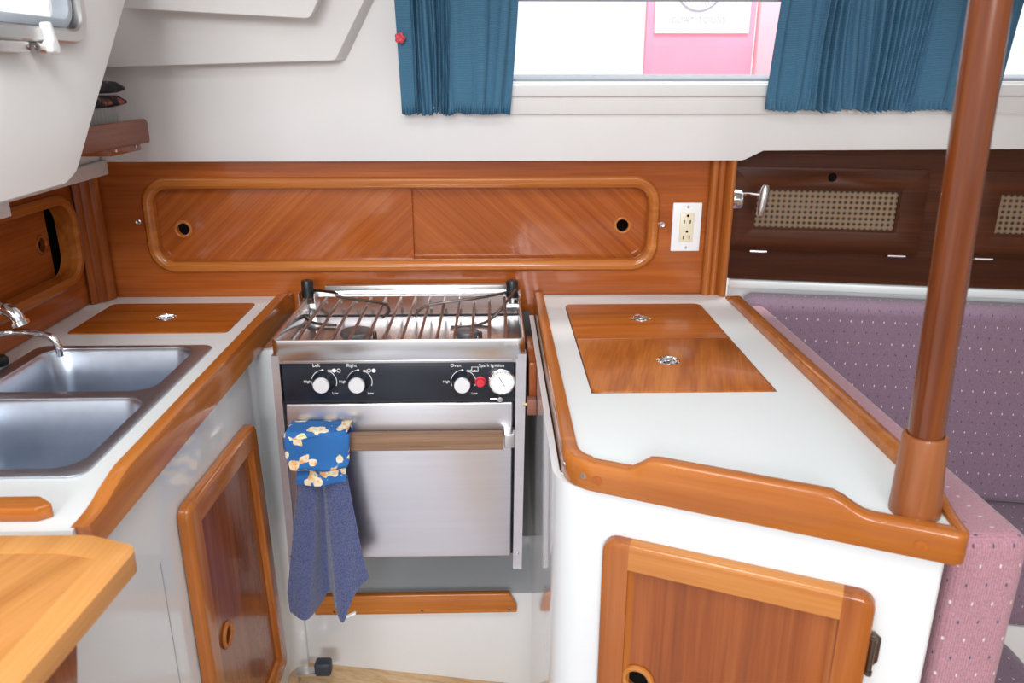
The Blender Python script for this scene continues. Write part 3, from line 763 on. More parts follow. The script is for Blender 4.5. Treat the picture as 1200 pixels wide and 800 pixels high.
# faucets (their bases stand left of the picture)
fa = thing('faucet', 'thick chrome faucet spout, upper one at the left picture edge', 'faucet', (-.895,1.30,ZT))
FY = Fr((0,1.33,0),(1,0,0),(0,0,1))
t1 = FY.at(25,371); pts = [Vector((-.882,1.31,ZT+.002)), Vector((-.882,1.31,ZT+.06)), Vector((-.880,1.315,FY.at(-10,352)[1]-.004))]
for x, y in ((0,361),(10,363),(19,370),(25,380)): a, b = FY.at(x, y); pts.append(Vector((a,1.33,b)))
sp = smooth_path(pts, 6)
bm = tube(sp, [.0115]*len(sp), 16)
obj('spout', bm, M['chrome'], fa)
d = (sp[-1]-sp[-3]).normalized()
bm = lathe(sp[-1]-d*.008, d, [(.012,0),(.0145,.001),(.0145,.009),(.011,.010),(0,.009)], 20); obj('aerator', bm, M['chrome'], fa)
bm = lathe((-.882,1.31,ZT+.0003), (0,0,1), [(.020,0),(.020,.005),(.018,.012),(.014,.03)], 24); obj('base', bm, M['chrome'], fa)
fb = thing('pump_faucet', 'thin chrome tube faucet hooking down over the far sink basin', 'faucet', (-.897,1.24,ZT))
FY = Fr((0,1.36,0),(1,0,0),(0,0,1))
pts = [Vector((-.885,1.24,ZT+.002)), Vector((-.885,1.24,ZT+.04))]
zz = FY.at(0,390)[1]
pts += [Vector((-.883,1.255,zz+.002))]
for x, y in ((4,388),(30,389),(52,392),(63,397),(69,407),(71,417)): a, b = FY.at(x, y); pts.append(Vector((a,1.36 if x > 10 else 1.345,b)))
sp = smooth_path(pts, 6)
bm = tube(sp, .0062, 14); obj('spout', bm, M['chrome'], fb)
bm = lathe((-.885,1.24,ZT+.0003), (0,0,1), [(.02,0),(.02,.004),(.012,.008),(.009,.02)], 24); obj('base', bm, M['chrome'], fb)
k = FLOORP.at(2,428,ZT)
bm = lathe((k[0]-.004,k[1],ZT+.0003), (0,0,1), [(.014,0),(.016,.004),(.016,.012),(.012,.017),(0,.018)], 18)
solo('black_knob', 'small black knob on the worktop left of the far basin', 'knob', bm, M['black'])

def ring_pull(cx, cy, z, parent, rot=0.0):
    bm = lathe((cx,cy,z), (0,0,1), [(.0215,0),(.0215,.0012),(.0195,.0022),(.0160,.0016),(.0150,.0006),(0,.0006)], 28)
    o = obj('pull_plate', bm, M['chrome'], parent)
    u = Vector((math.cos(rot), math.sin(rot), 0)); w = Vector((-u.y, u.x, 0)); c = Vector((cx,cy,z+.0035))
    pts = [c+u*(.0125*math.cos(t))+w*(.0125*math.sin(t)) for t in [PI*k/10-.3 for k in range(14)]]
    bm = tube(pts, .0017, 8); bm = tube([c-u*.014, c+u*.014], .0022, 8, bm)
    obj('ring', bm, M['chrome'], o)
    for s in (-1,1):
        bm = lathe(c+w*(.0005)+u*(s*.0182)-Vector((0,0,.0015)), (0,0,1), [(.0022,0),(.0018,.001),(0,.0012)], 10)
        obj('screw', bm, M['nickel'], o)
def lid(label, x0, x1, y0, y1, mat, rp, rot=0.0, rad=(.012,)*4):
    t = thing('locker_lid', label, 'lid', ((x0+x1)/2,(y0+y1)/2,ZT-.016))
    pts = rpoly([(x0,y0),(x1,y0),(x1,y1),(x0,y1)], list(rad))
    bm = plate(FLOORP, pts, [], ZT-.016, ZT+.0022, .0012); obj('board', bm, mat, t)
    ring_pull(rp[0], rp[1], ZT+.0022, t, rot); return t
lid('teak lid with a ring pull in the left worktop, behind the sink', -.857, -.538, 1.533, 1.745, M['lid_x'], FLOORP.at(195,373,ZT), .4)

# sink cabinet: white face with a framed door
sc = thing('sink_cabinet', 'white cabinet under the sink with a tall teak door', 'cabinet', (-.5,1.2,.09))
DA = dict(y0=1.050, y1=1.418, z0=.176, z1=.793)
dy0, dy1, dz0, dz1 = DA['y0'], DA['y1'], DA['z0'], DA['z1']
# face wraps with a rounded corner into the stove recess
path = [(-.478,.40),(-.478,1.50)] + [(-.478+.035*(1-math.cos(t)), 1.50+.035*math.sin(t)+.0) for t in [PI/2*k/6 for k in range(1,7)]] + [(-.443,1.553)]
n = bmesh.new(); lo, hi = [], []
full = path
for z, arr in ((.0,lo),(.8838,hi)): arr += [n.verts.new((x,y,z)) for x,y in full]
for i in range(len(full)-1): n.faces.new((lo[i],lo[i+1],hi[i+1],hi[i]))
bmesh.ops.recalc_face_normals(n, faces=n.faces)
bmesh.ops.solidify(n, geom=n.faces[:], thickness=-.012)
obj('face_panel', n, M['cab'], sc, 50)
bm = box(FLOORP, -.4779, -.4774, .982, .9835, .10, .76, 0)
obj('panel_seam', bm, M['gasket'], sc)
def framed_door(F, q, parent, mats, stile, depth, hole, recess=.010, name='door'):
    """q: corners tl,tr,br,bl in F; frame with rounded outer corners, recessed panel with finger hole"""
    cen = Vector((sum(p[0] for p in q)/4, sum(p[1] for p in q)/4))
    order = [q[3], q[2], q[1], q[0]]
    outer = rpoly(order, .02, 5)
    # inner outline by insetting each side
    inn = []
    for i in range(4):
        p = Vector(order[i]); a = (Vector(order[i-1])-p).normalized(); b = (Vector(order[(i+1) % 4])-p).normalized(); th = a.angle(b)
        inn.append(tuple(p+(a+b).normalized()*(stile/math.sin(th/2))) if True else 0)
    innr = rpoly(inn, .003, 2)
    holes = [circ(*hole,.017)] if hole else []
    bm = plate(F, rpoly([tuple(Vector(p).lerp(cen, .02)) for p in inn], .002, 2), holes, .002, depth-recess)
    d = obj(name, bm, mats[1], parent)
    bl, br_, tr_, tl_ = order; ibl, ibr, itr, itl = inn
    def ext(p, q, k): return tuple(Vector(p)+(Vector(q)-Vector(p))*k)
    def on_edge(p, q, e0, e1):
        # where the line p-q meets the line e0-e1
        p, q, e0, e1 = map(Vector, (p, q, e0, e1)); d = q-p; e = e1-e0; c = d.x*e.y-d.y*e.x; w_ = e0-p
        return tuple(p+d*((w_.x*e.y-w_.y*e.x)/c))
    lt, lb_ = on_edge(ibl, itl, tl_, tr_), on_edge(itl, ibl, bl, br_)
    rt, rb_ = on_edge(ibr, itr, tl_, tr_), on_edge(itr, ibr, bl, br_)
    for pts_, rr, mm, nm in (((bl, lb_, lt, tl_), (.02,0,0,.02), mats[2], 'stile'), ((rb_, br_, tr_, rt), (0,.02,.02,0), mats[2], 'stile'),
                         ((itl, itr, rt, lt), (0,)*4, mats[0], 'rail'), ((lb_, rb_, ibr, ibl), (0,)*4, mats[0], 'rail')):
        n_ = plate(F, rpoly(list(pts_), list(rr), 5), [], .0008, depth)
        cc = [v for v in n_.verts]
        es_ = []
        for e_ in n_.edges:
            if len(e_.link_faces) == 2 and all((v.co-F.o).dot(F.n) > depth-.0005 for v in e_.verts):
                m_ = (e_.verts[0].co+e_.verts[1].co)/2-F.o; P_ = Vector((m_.dot(F.u), m_.dot(F.v)))
                for i_ in range(4):
                    A_, B_ = Vector(order[i_]), Vector(order[(i_+1) % 4]); d_ = (B_-A_).normalized(); w_ = P_-A_
                    if abs(d_.x*w_.y-d_.y*w_.x) < .0065: es_.append(e_); break
        bmesh.ops.bevel(n_, geom=es_, offset=.009, segments=4, profile=.5, affect='EDGES', clamp_overlap=True)
        obj(nm, n_, mm, d)
    bm = band(F, innr, [(-.001,depth-.005),(.004,depth-.007),(.008,depth-recess-.0005),(-.001,depth-recess-.0005)], True)
    obj('inner_moulding', bm, mats[2], d)
    if hole:
        bm = torus(F(*hole, depth-recess+.002), F.n, .0195, .0045, 28, 8); obj('finger_ring', bm, mats[0], d)
        bm = lathe(F(*hole, .0015), F.n, [(.0168,0),(.0168,.0008),(0,.0008)], 24); obj('finger_hole', bm, M['void'], d)
    return d
q = [LCAB.at(209,598), LCAB.at(289,497), LCAB.at(329,770), None]
q = [(1.052,.800),(1.405,.783),(1.442,.192),(1.052,.190)]
framed_door(Fr((-.4765,0,0),(0,1,0),(0,0,1)), q, sc, (M['trim_y'], M['teak_z'], M['trim_z']), .040, .020, (1.150,.497))

# small foreground table in the lower left corner
tz = .93
tb = thing('folding_table', 'honey coloured wooden table top with a rounded corner in the near left corner', 'table', (-.55,.62,tz-.03))
TB = [FLOORP.at(x, y, tz) for x, y in ((-60,625),(100,626),(157,645),(18,806))]
dv = (Vector(TB[3])-Vector(TB[2])).normalized()
nearR = tuple(Vector(TB[2])+dv*.42)
outl = [(-.95,.786),(-.452,.781),(-.388,.757),nearR,(-.95,nearR[1])]
outl = [outl[0], outl[4], outl[3], outl[2], outl[1]]
out = rpoly(outl, [.002,.002,.02,.022,.05], 6)
inn = [(-.93,.752),(-.93,nearR[1]+.03),(nearR[0]-.032,nearR[1]+.03),(-.424,.735),(-.47,.747)]
bm = plate(FLOORP, out, [inn], tz-.024, tz, .009, 4); obj('border', bm, M['table_e'], tb)
bm = plate(FLOORP, [tuple(Vector(p)*1.0) for p in inn], [], tz-.022, tz-.0006); obj('top_board', bm, M['table'], tb)
bm = box(FLOORP, -.468, -.446, .42, .70, .50, tz-.0245, .003)
for v in bm.verts:
    if v.co.z < .6: v.co.y += -.10*(v.co.y > .6)
    else: v.co.y += .03*(v.co.y > .6)
obj('support', bm, M['teak_z'], tb)

# ================================================================== STOVE RECESS
sr = thing('stove_recess', 'white moulded recess below the stove with a teak rail on its step', 'recess', (-.2,1.6,.05))
zr = .279
bm = box(FLOORP, -.4428, .0835, 1.55, 1.562, -.03, zr)
obj('riser_panel', bm, M['cab'], sr)
bm = box(FLOORP, -.52, .0835, 1.5625, 1.80, zr-.012, zr-.001); obj('ledge', bm, M['cab'], sr)
bm = box(FLOORP, -.482, .0835, 1.788, 1.795, zr, .885); obj('back_panel', bm, M['niche_shade'], sr)
ra, rb = ony_r = [Fr((0,1.535,0),(1,0,0),(0,0,1)).at(x, y) for x, y in ((606,692),(375,715))]
FR = Fr((0,1.549,0),(1,0,0),(0,0,1))
top = FR.at(500,692)[1]; bot = FR.at(500,714)[1]
bm = plate(FR, rpoly([(-.415,bot),(.047,bot),(.047,bot+(top-bot)*.35),(.030,top),(-.40,top),(-.415,bot+.02)], [.003,.003,.012,.006,.006,.003]), [], .0005, .016, .003, 3)
obj('rail', bm, M['trim_x'], sr)
for xx in (-.37,-.17,.03):
    bm = lathe(FR(xx, bot+.010, .016), FR.n, [(.0035,0),(.0025,.0008),(0,.001)], 12); obj('screw', bm, M['bronze'], sr)
# floor latch
fl = thing('pedal_latch', 'small metal pedal with a slate rubber pad on the sole by the sink cabinet', 'latch', (-.42,1.47,.09))
PF = Fr((0,1.475,0),(1,0,0),(0,0,1))
a, b = PF.at(378,787); a2, b2 = PF.at(348,788)
bm = box(PF, a2-.003, a-.012, b2+.000, b2+.006, -.012, .014, .001)
bm = box(PF, a2-.003, a2+.003, b2-.03, b2+.004, -.010, .010, .001, 2, bm)
obj('pedal_arm', bm, M['nickel'], fl)
bm = box(PF, a-.015, a+.022, b2-.001, b2+.033, -.014, .016, .007, 3)
obj('rubber_pad', bm, M['rubber'], fl)

# ================================================================== STOVE
st = thing('galley_stove', 'stainless steel gas stove with two burners and an oven between the worktops', 'stove', (-.18,1.6,.44))
X0, X1 = -.427, .061
S = FACE
bm = box(FLOORP, X0+.018, X1-.018, 1.445, 1.745, .455, .893, .003); obj('oven_body', bm, M['navyblack'], st)
for (xa0, xa1, xb0, xb1) in ((-.4200,-.4055,-.4270,-.4125),(.0410,.0600,.0350,.0530)):
    n = bmesh.new(); zt, zb = .912, .437
    hexa(n, [(xb0,1.416,zb),(xb1,1.416,zb),(xb1,1.444,zb),(xb0,1.444,zb),(xa0,1.416,zt),(xa1,1.416,zt),(xa1,1.444,zt),(xa0,1.444,zt)])
    bev(n, .0015, 2); o = obj('side_trim', n, M['steel'], st)
    bm = lathe(((xb0+xb1)/2,1.416,.475), (0,-1,0), [(.0035,0),(.003,.0015),(0,.0022)], 14); obj('screw', bm, M['chrome'], o)
# control panel
bm = box(S, -.404, .038, .8185, .8965, -.024, -.002, .002)
cp = obj('control_panel', bm, M['navyblack'], st, label='blue-black control panel')
bm = box(S, -.402, .036, .8965, .9005, -.02, .001, .001); obj('panel_trim', bm, M['nickel'], cp)
bm = box(S, -.404, .038, .8125, .8190, -.03, -.006); obj('panel_lip', bm, M['black'], cp)
def at(x, y): return S.at(x, y, 0)
kn = [(379,448,451,1),(420,448,451,1),(542,448,451,1)]
for x, y, y2, k in kn:
    a, b = at(x, y)
    bm = lathe(S(a,b+.002,-.002), S.n, [(.0215,0),(.0215,.003),(.0185,.008),(.0165,.016),(.0155,.020),(0,.020)], 32)
    o = obj('knob', bm, M['navyblack'], st)
    bm = lathe(S(a,b+.002,.018), S.n, [(.0155,0),(.0155,.004),(.0145,.0055),(0,.0055)], 32); obj('cap', bm, M['spun'], o, label='spun aluminium knob cap')
a, b = at(563,447)
bm = lathe(S(a,b,-.002), S.n, [(.0105,0),(.0105,.003),(.0085,.004),(.0085,.011),(.0075,.0125),(0,.013)], 24); obj('igniter_button', bm, M['red'], st, label='red round igniter button')
a, b = at(588,446)
bm = lathe(S(a,b,-.002), S.n, [(.0255,0),(.0265,.004),(.0260,.009),(.0235,.011),(.0225,.008),(.0225,.005),(0,.005)], 36)
th = obj('thermometer', bm, M['chrome'], st)
bm = lathe(S(a,b,.0032), S.n, [(.0222,0),(.0222,.001),(0,.001)], 32); df = obj('dial_face', bm, M['dial'], th)
bm = bmesh.new(); DF = Fr(S(a,b,.0045), S.u, S.v)
for k in range(20):
    t = -PI*.25+k/19*PI*1.5; c, s = math.cos(t), math.sin(t)
    F2 = Fr(DF(0,0,0), DF.u*c+DF.v*s, DF.u*-s+DF.v*c); bm = box(F2, .0180, .0205, -.0004, .0004, 0, .0003, 0, 2, bm)
F2 = Fr(DF(0,0,0), DF.u*.5+DF.v*-.86, DF.u*.86+DF.v*.5); bm = box(F2, -.012, .011, -.0006, .0006, .0004, .0010, 0, 2, bm)
obj('scale_and_needle', bm, M['grey_ink'], df)
a, b = at(583,466)
bm = tube([S(a-.014,b,.004), S(a+.002,b,.004)], .0018, 8); bm = lathe(S(a+.005,b,-.006), S.n, [(.006,0),(.0065,.012),(.005,.016),(0,.017)], 16, bm)
obj('door_catch', bm, M['nickel'], st)
# printing on the panel
def addt(bm, s, x, y, size, align='CENTER'):
    a, b = S.at(x, y, -.002); return join(bm, text_bm(s, S, a, b, size, -.0016, align))
bm = bmesh.new()
for s, x in (('Left',370.5),('Right',412),('Oven',534)): bm = addt(bm, s, x, 428, .0092)
bm = addt(bm, 'Spark Ignition', 576, 428, .0088)
for x in (379,420.5,542):
    bm = addt(bm, 'High', x-19, 447, .0070); bm = addt(bm, 'Off', x+7.5, 434.5, .0070); bm = addt(bm, 'Low', x+14, 460.5, .0066)
    a, b = S.at(x+1, 447, -.002)
    def arc(bm, r, t0, t1, w):
        pts = [(a+r*math.cos(t), b+r*math.sin(t)) for t in [t0+(t1-t0)*k/16 for k in range(17)]]
        return band(S, pts, [(-w,-.0021),(w,-.0021),(w,-.0015),(-w,-.0015)], False, bm)
    bm = arc(bm, .0238, PI*.92, PI*.55, .0005); bm = arc(bm, .0238, PI*.38, -PI*.12, .0005); bm = arc(bm, .0228, PI*1.12, PI*.98, .0012)
    bm = plate(S, circ(a-.0015, b+.0235, .0022, 10), [], -.0021, -.0015, 0, 2, bm)
for x, fill in ((391.5,1),(397,0),(432.5,0),(438,1)):
    a, b = S.at(x, 434, -.002); bm = plate(S, circ(a,b,.0040,16), [] if fill else [circ(a,b,.0030,16)], -.0021, -.0015, 0, 2, bm)
a, b = S.at(556.5, 432.5, -.002)
bm = plate(S, [(a-.0065,b-.005),(a+.0065,b-.005),(a+.0065,b+.005),(a-.0065,b+.005)], [[(a-.0055,b-.0025),(a-.002,b-.0025),(a,b-.0008),(a+.002,b-.0025),(a+.0055,b-.0025),(a+.0055,b+.0042),(a-.0055,b+.0042)]], -.0021, -.0015, 0, 2, bm)
bm = bm if bm else None
obj('lettering', bm, M['ink'], cp, 0, label='white printed lettering and symbols')
# oven door with its timber handle
bm = plate(S, [(-.4190,.4665),(.0300,.4655),(.0345,.8115),(-.4020,.8115)], [], -.024, -.001, .003, 3)
od = obj('oven_door', bm, M['steel'], st)
zt, zb = S.at(500,509,.036)[1], S.at(500,527,.036)[1]
bm = box(S, -.392, S.at(590,518,.036)[0], zb, zt, .018, .040, .003, 3)
hd = obj('handle', bm, M['old'], st, label='greyed timber handle bar')
for x0, x1 in ((S.at(591,518,.036)[0], S.at(603,518,.036)[0]), (-.405,-.393)):
    bm = box(S, x0, x1, zb+.002, zt-.002, -.0008, .036, .002); obj('handle_bracket', bm, M['nickel'], hd)
# hob tray
n = bmesh.new()
xo0, xo1 = X0+.009, X1-.003; yF, yB = 1.416, 1.772
bm = plate(FLOORP, rpoly([(xo0,yF),(xo1,yF),(xo1,yB),(xo0,yB)], .014, 5), [rpoly([(xo0+.005,yF+.005),(xo1-.005,yF+.005),(xo1-.005,yB-.004),(xo0+.005,yB-.004)], .010, 5)], .902, .9425, .0015, 2)
tr = obj('hob_tray', bm, M['steel_h'], st)
bm = box(FLOORP, xo0+.006, xo1-.006, yF+.006, 1.70, .894, .901)
hexa(bm, [(xo0+.006,1.712,.898),(xo1-.006,1.712,.898),(xo1-.006,1.766,.925),(xo0+.006,1.766,.925),(xo0+.006,1.712,.903),(xo1-.006,1.712,.903),(xo1-.006,1.764,.931),(xo0+.006,1.764,.931)])
obj('spill_tray', bm, M['steel_h'], tr)
bm = box(FLOORP, xo0+.006, xo1-.006, 1.698, 1.714, .882, .890); obj('tray_slot', bm, M['black'], tr)
bm = box(FLOORP, xo0+.03, xo1-.02, 1.7745, 1.788, .925, .953, .002); obj('back_rail', bm, M['nickel'], st)
# burners
for x in (418,547):
    a, b = FLOORP.at(x, 389, .914)
    r = .031 if x < 500 else .023
    bm = lathe((a,b,.9012), (0,0,1), [(r*.9,0),(r*.9,.006),(r*1.05,.008),(r*1.05,.014),(r,.0165),(r*.5,.018),(0,.018)], 30)
    bm2 = obj('burner', bm, M['iron'], st)
    bm = lathe((a+r*1.2,b-.004,.9012), (0,0,1), [(.004,0),(.004,.012),(.002,.016),(0,.016)], 10); obj('flame_sensor', bm, M['bronze'], bm2)
# grate: thirteen bars
for k in range(13):
    xf = FLOORP.at(350.5+20.25*k, 394, .936)[0]; pts = [(xf,yF+.012,.936),(xf,1.705,.936),(xf,1.722,.934),(xf,1.733,.926)]
    bm = tube(smooth_path(pts, 3), .0031, 8); obj('grate_bar', bm, M['barsteel'], st)
# pot clamps at the back corners
def clamp(px, arms, side):
    F = Fr((0,1.745,0),(1,0,0),(0,0,1)); a, _ = F.at(px, 345)
    z0, z1 = F.at(px, 348)[1], F.at(px, 328)[1]
    bm = lathe((a,1.745,z0), (0,0,1), [(.0125,0),(.0135,.003),(.0135,z1-z0-.006),(.012,z1-z0-.001),(.006,z1-z0),(0,z1-z0-.002)], 24)
    o = obj('pot_clamp', bm, M['black'], st)
    bm = box(FLOORP, a-.017, a+.017, 1.730, 1.760, .905, z0-.012, .001); bm = box(FLOORP, a-.0185, a-.0165, 1.728, 1.762, .905, z0+.012, 0, 2, bm); bm = box(FLOORP, a+.0165, a+.0185, 1.728, 1.762, .905, z0+.012, 0, 2, bm)
    bm = tube([(a,1.745,z0-.02),(a,1.745,z0+.004)], .006, 10, bm)
    obj('bracket', bm, M['nickel'], o)
    for pts in arms:
        pts = [pts[0]]+[(x_, y_, yy_-.035) for x_, y_, yy_ in pts[1:]]
        w = [Fr((0,yy,0),(1,0,0),(0,0,1)) for (_,_,yy) in pts]
        p3 = [Vector((f.at(x,y)[0], yy, f.at(x,y)[1])) for (x,y,yy), f in zip(pts, w)]
        bm = tube(smooth_path(p3, 5), .0032, 8); obj('arm', bm, M['barsteel'] if side else M['bronze'], o)
clamp(361, [[(368,340,1.745),(393,343,1.73),(399,348,1.72),(447,355,1.70),(456,364,1.68),(448,372,1.665)],
            [(354,365,1.72),(360,374,1.69),(372,379,1.67),(394,381,1.66)],
            [(352,366,1.72),(348,376,1.66),(339,391,1.60)]], 0)
clamp(600, [[(594,343,1.745),(560,349,1.73),(505,357,1.70),(490,365,1.68),(487,371,1.67)],
            [(604,339,1.735),(592,356,1.71),(575,374,1.68),(553,382,1.66),(528,383,1.65)]], 1)

# towel buttoned over the oven handle
tw = thing('hand_towel', 'blue terry hand towel with a floral cotton top hanging from the oven handle', 'towel', (-.34,1.36,.55))
TW = Fr((0,1.366,0),(1,0,0),(0,0,1))
def sheet(name, rows, nu, yfun, mat, thick=.006):
    """rows: [(px left, px right, py left, py right)]"""
    n = bmesh.new(); G = []; nv = len(rows)
    for j, (xl, xr, yl, yr) in enumerate(rows):
        row = []
        for i in range(nu+1):
            u = i/nu; a, b = TW.at(xl+(xr-xl)*u, yl+(yr-yl)*u)
            row.append((a, b, yfun(u, j/(nv-1))))
        G.append(row)
    V = [[n.verts.new(TW(*p)) for p in r] for r in G]
    for j in range(nv-1):
        for i in range(nu): n.faces.new((V[j][i],V[j+1][i],V[j+1][i+1],V[j][i+1]))
    thicken(n, -TW.n*thick)
    o = obj(name, n, mat, tw, 80); return o
def lerp_rows(keys, n):
    out = []; T = [k[0] for k in keys]
    for j in range(n+1):
        t = j/n; i = max(k for k in range(len(T)) if T[k] <= t+1e-9); i = min(i, len(T)-2); f = (t-T[i])/(T[i+1]-T[i]); f = f*f*(3-2*f)*.5+f*.5
        out.append(tuple(keys[i][1][m]*(1-f)+keys[i+1][1][m]*f for m in range(4)))
    return out
def fold(u, v):
    g = lambda c, w: math.exp(-((u-c)/w)**2)
    cen = .47-.04*v; d = .036*v**.6
    y = -d*math.exp(-(abs(u-cen)/(.05+.08*v))**3)*1.25 + .010*v*(g(.22,.16)+g(.78,.15)) + .004*math.sin(9*u+3*v)
    y += -.008*v*g(.90,.09) - .006*(g(0,.10)+g(1,.10))
    return y+.012
rows = lerp_rows([(0,(349,407,556,554)),(.25,(347,414,596,594)),(.6,(342,424,652,648)),(.85,(338,433,692,684)),(1,(341,432,716,688))], 36)
rows2 = []
for j, r in enumerate(rows):
    rows2.append(r)
# scalloped lower edge
n = bmesh.new(); nu = 60; nv = len(rows2); V = []
for j, (xl,xr,yl,yr) in enumerate(rows2):
    row = []; v = j/(nv-1)
    for i in range(nu+1):
        u = i/nu; w = max(0, (v-.55)/.45)
        edge = (714+6*math.sin(u*PI/.38)) if u < .38 else ((714-14*math.sin((u-.38)/.20*PI) if u < .58 else (702+20*math.exp(-((u-.68)/.09)**2)-26*max(0, (u-.72)/.28)**1.0)))
        py = yl+(yr-yl)*u; base = rows2[-1][2]+(rows2[-1][3]-rows2[-1][2])*u
        py += (edge-base)*w**2
        a, b = TW.at(xl+(xr-xl)*u, py); row.append(n.verts.new(TW(a, b, fold(u, v))))
    V.append(row)
for j in range(nv-1):
    for i in range(nu): n.faces.new((V[j][i],V[j+1][i],V[j+1][i+1],V[j][i+1]))
bmesh.ops.recalc_face_normals(n, faces=n.faces); thicken(n, -TW.n*.004)
obj('terry_skirt', n, M['terry'], tw, 80)
a, b = TW.at(414,711)
bm = box(Fr(TW(a,b,.026), TW.u*.88+TW.v*.42, TW.v*.88-TW.u*.42), -.010, .010, -.0016, .0016, -.006, .001, .0005); obj('care_tag', bm, M['white'], tw, label='small white tag')
def ff(u, v):
    return .018+.006*math.sin(PI*u)+.004*math.sin(8*u+4*v)+.008*math.exp(-((v-.62)/.10)**2)-.010*math.exp(-((v-.80)/.06)**2)+.004*v
rows = lerp_rows([(0,(335,412,510,503)),(.35,(338,411,528,524)),(.55,(343,411,538,536)),(.72,(348,409,545,542)),(.8,(350,406,549,546)),(1,(349,408,562,558))], 30)
sheet('floral_top', rows, 40, ff, M['floral'], .005)
# flap over the handle
zt2 = TW.at(370,505)[1]+.001; zb2 = TW.at(370,528)[1]
la, lb = TW.at(338,515)[0], TW.at(409,515)[0]
YZ = Fr((la,0,0), (0,1,0), (0,0,1))
bm = plate(YZ, rpoly([(1.347,zb2),(1.347,zt2+.004),(1.4085,zt2+.004),(1.4085,zb2-.01),(1.4055,zb2-.01),(1.4055,zt2),(1.350,zt2),(1.350,zb2)], [.001,.008,.008,.001,.001,.006,.006,.001]), [], 0, lb-la)
obj('loop', bm, M['floral'], tw)
for c_ in tw.children:
    if c_.name.startswith('floral_top'): c_['label'] = 'blue floral cotton top gathered over the terry'

# teak chock bracket on the icebox side of the stove
gb = thing('stove_chock', 'small teak chock with a brass pin between stove and right worktop', 'bracket', (.079,1.43,.80))
bm = box(FLOORP,   .066, .0805, 1.43, 1.60, .800, .888, .002); obj('backing_plate', bm, M['teak_z'], gb)
bm = box(FLOORP,   .062, .0800, 1.405, 1.4295, .790, .822, .002); obj('block', bm, M['shelf'], gb)
bm = tube([(.0545,1.418,.808),(.0625,1.418,.808)], .0035, 10); obj('pin', bm, M['brass'], gb)

# ================================================================== ICEBOX SIDE
wr = thing('worktop', 'white laminate icebox worktop with teak edge rail on the right', 'worktop', (.32,1.3,.89))
fo = FRONT.o; n2 = Vector((-fd.y, fd.x))            # inward
def fpt(s, off): p = Vector((FRONT.o.x, FRONT.o.y))+Vector((fd.x,fd.y))*s+n2*off; return (p.x, p.y)
# front edge line passes through (.124,.945) .. (.525,.782)
E0, E1 = Vector((.124,.945)), Vector((.530,.7605))
ed = (E1-E0).normalized(); en = Vector((-ed.y, ed.x))
cx = .093
t = (cx-E0.x)/ed.x; corner = E0+ed*t
tipx = .536; t = (tipx-E0.x)/ed.x; tip = E0+ed*t
BX = .557; BY = .90
slab = rpoly([(cx+.012,1.806), (cx+.012, corner.y+.004), (tip.x-.010, tip.y+.016), (BX-.011,BY), (BX-.011,1.80)], [0,.055,.008,.05,0], 8)
LX0, LX1, LY0, LYM, LY1 = .160, .4625, 1.203, 1.474, 1.717
bm = plate(FLOORP, slab, [[(LX0-.002,LY0-.002),(LX1+.002,LY0-.002),(LX1+.002,LY1+.002),(LX0-.002,LY1+.002)]], .892, ZT); obj('slab', bm, M['lam'], wr)
# rail: down the stove side, round the corner, along the angled front, back along the settee
rp = rpoly([(cx,1.80),(cx,corner.y),(tip.x,tip.y),(BX,BY),(BX,1.765)], [0,.062,.014,.08,0], 10)
dense = []
for i in range(len(rp)-1):
    p, q = Vector(rp[i]), Vector(rp[i+1]); k = max(1, int((q-p).length/.012)); dense += [p.lerp(q, j/k) for j in range(k)]
dense.append(Vector(rp[-1]))
def rail_h(p):
    """height of the rail above the worktop"""
    sm = lambda x: max(0, min(1, x))**2*(3-2*max(0, min(1, x)))
    on_front = (p-E0).dot(en) < .012 and p.x > .12
    if on_front:
        s = (p-E0).dot(ed)
        return .006+.020*sm((s-.050)/.035)*sm((.345-s)/.050)
    if p.x > .5: return .006+.014*sm((p.y-.80)/.10)*sm((1.735-p.y)/.02)
    return .008
n = bmesh.new(); rings = []; N = len(dense)
for i, p in enumerate(dense):
    d1 = (p-dense[i-1]).normalized() if i > 0 else (dense[1]-p).normalized(); d2 = (dense[i+1]-p).normalized() if i < N-1 else d1
    m = Vector((-d1.y,d1.x))+Vector((-d2.y,d2.x)); m.normalize(); k = 1/max(.5, m.dot(Vector((-d1.y,d1.x))))   # left of path = inward
    zt = ZT+rail_h(p); zb = .884; r = .005
    pr = [(.0,zb+.004),(.003,zb),(.010,zb),(.010,ZT+.0003),(.022,ZT+.0003),(.022,zt-r*.7),(.0205,zt-r*.2),(.017,zt),(.006,zt),(.002,zt-r*.3),(0,zt-r)]
    wd = 1.0 if not (p.x > .5 and p.y < .90 and (p-E0).dot(en) > .004) else .62
    rings.append([n.verts.new((p.x+m.x*s*k*wd, p.y+m.y*s*k*wd, z)) for s, z in pr])
for A, B in zip(rings, rings[1:]):
    for j in range(len(A)): n.faces.new((A[j],A[(j+1) % len(A)],B[(j+1) % len(A)],B[j]))
n.faces.new(rings[0]); n.faces.new(rings[-1][::-1])
rail = obj('edge_rail', n, M['trim_f'], wr, 40)
rail.data.materials.append(M['trim_y'])
for p in rail.data.polygons:
    c = p.center + Vector(wr.location)
    if c.y > corner.y+.07 and (c.x < .13 or c.x > .54): p.material_index = 1
for s in (.012,.40):
    p = E0+ed*s; bm = lathe((p.x-en.x*.0003,p.y-en.y*.0003,.903), (-en.x,-en.y,0), [(.007,0),(.007,.0006),(0,.0008)], 18); obj('wood_plug', bm, M['lid_x'], wr)
def proj(P):
    v = Vector(P)-CAM; return (600+FOC*v.dot(RT)/v.dot(FW), 400-FOC*v.dot(UP)/v.dot(FW))
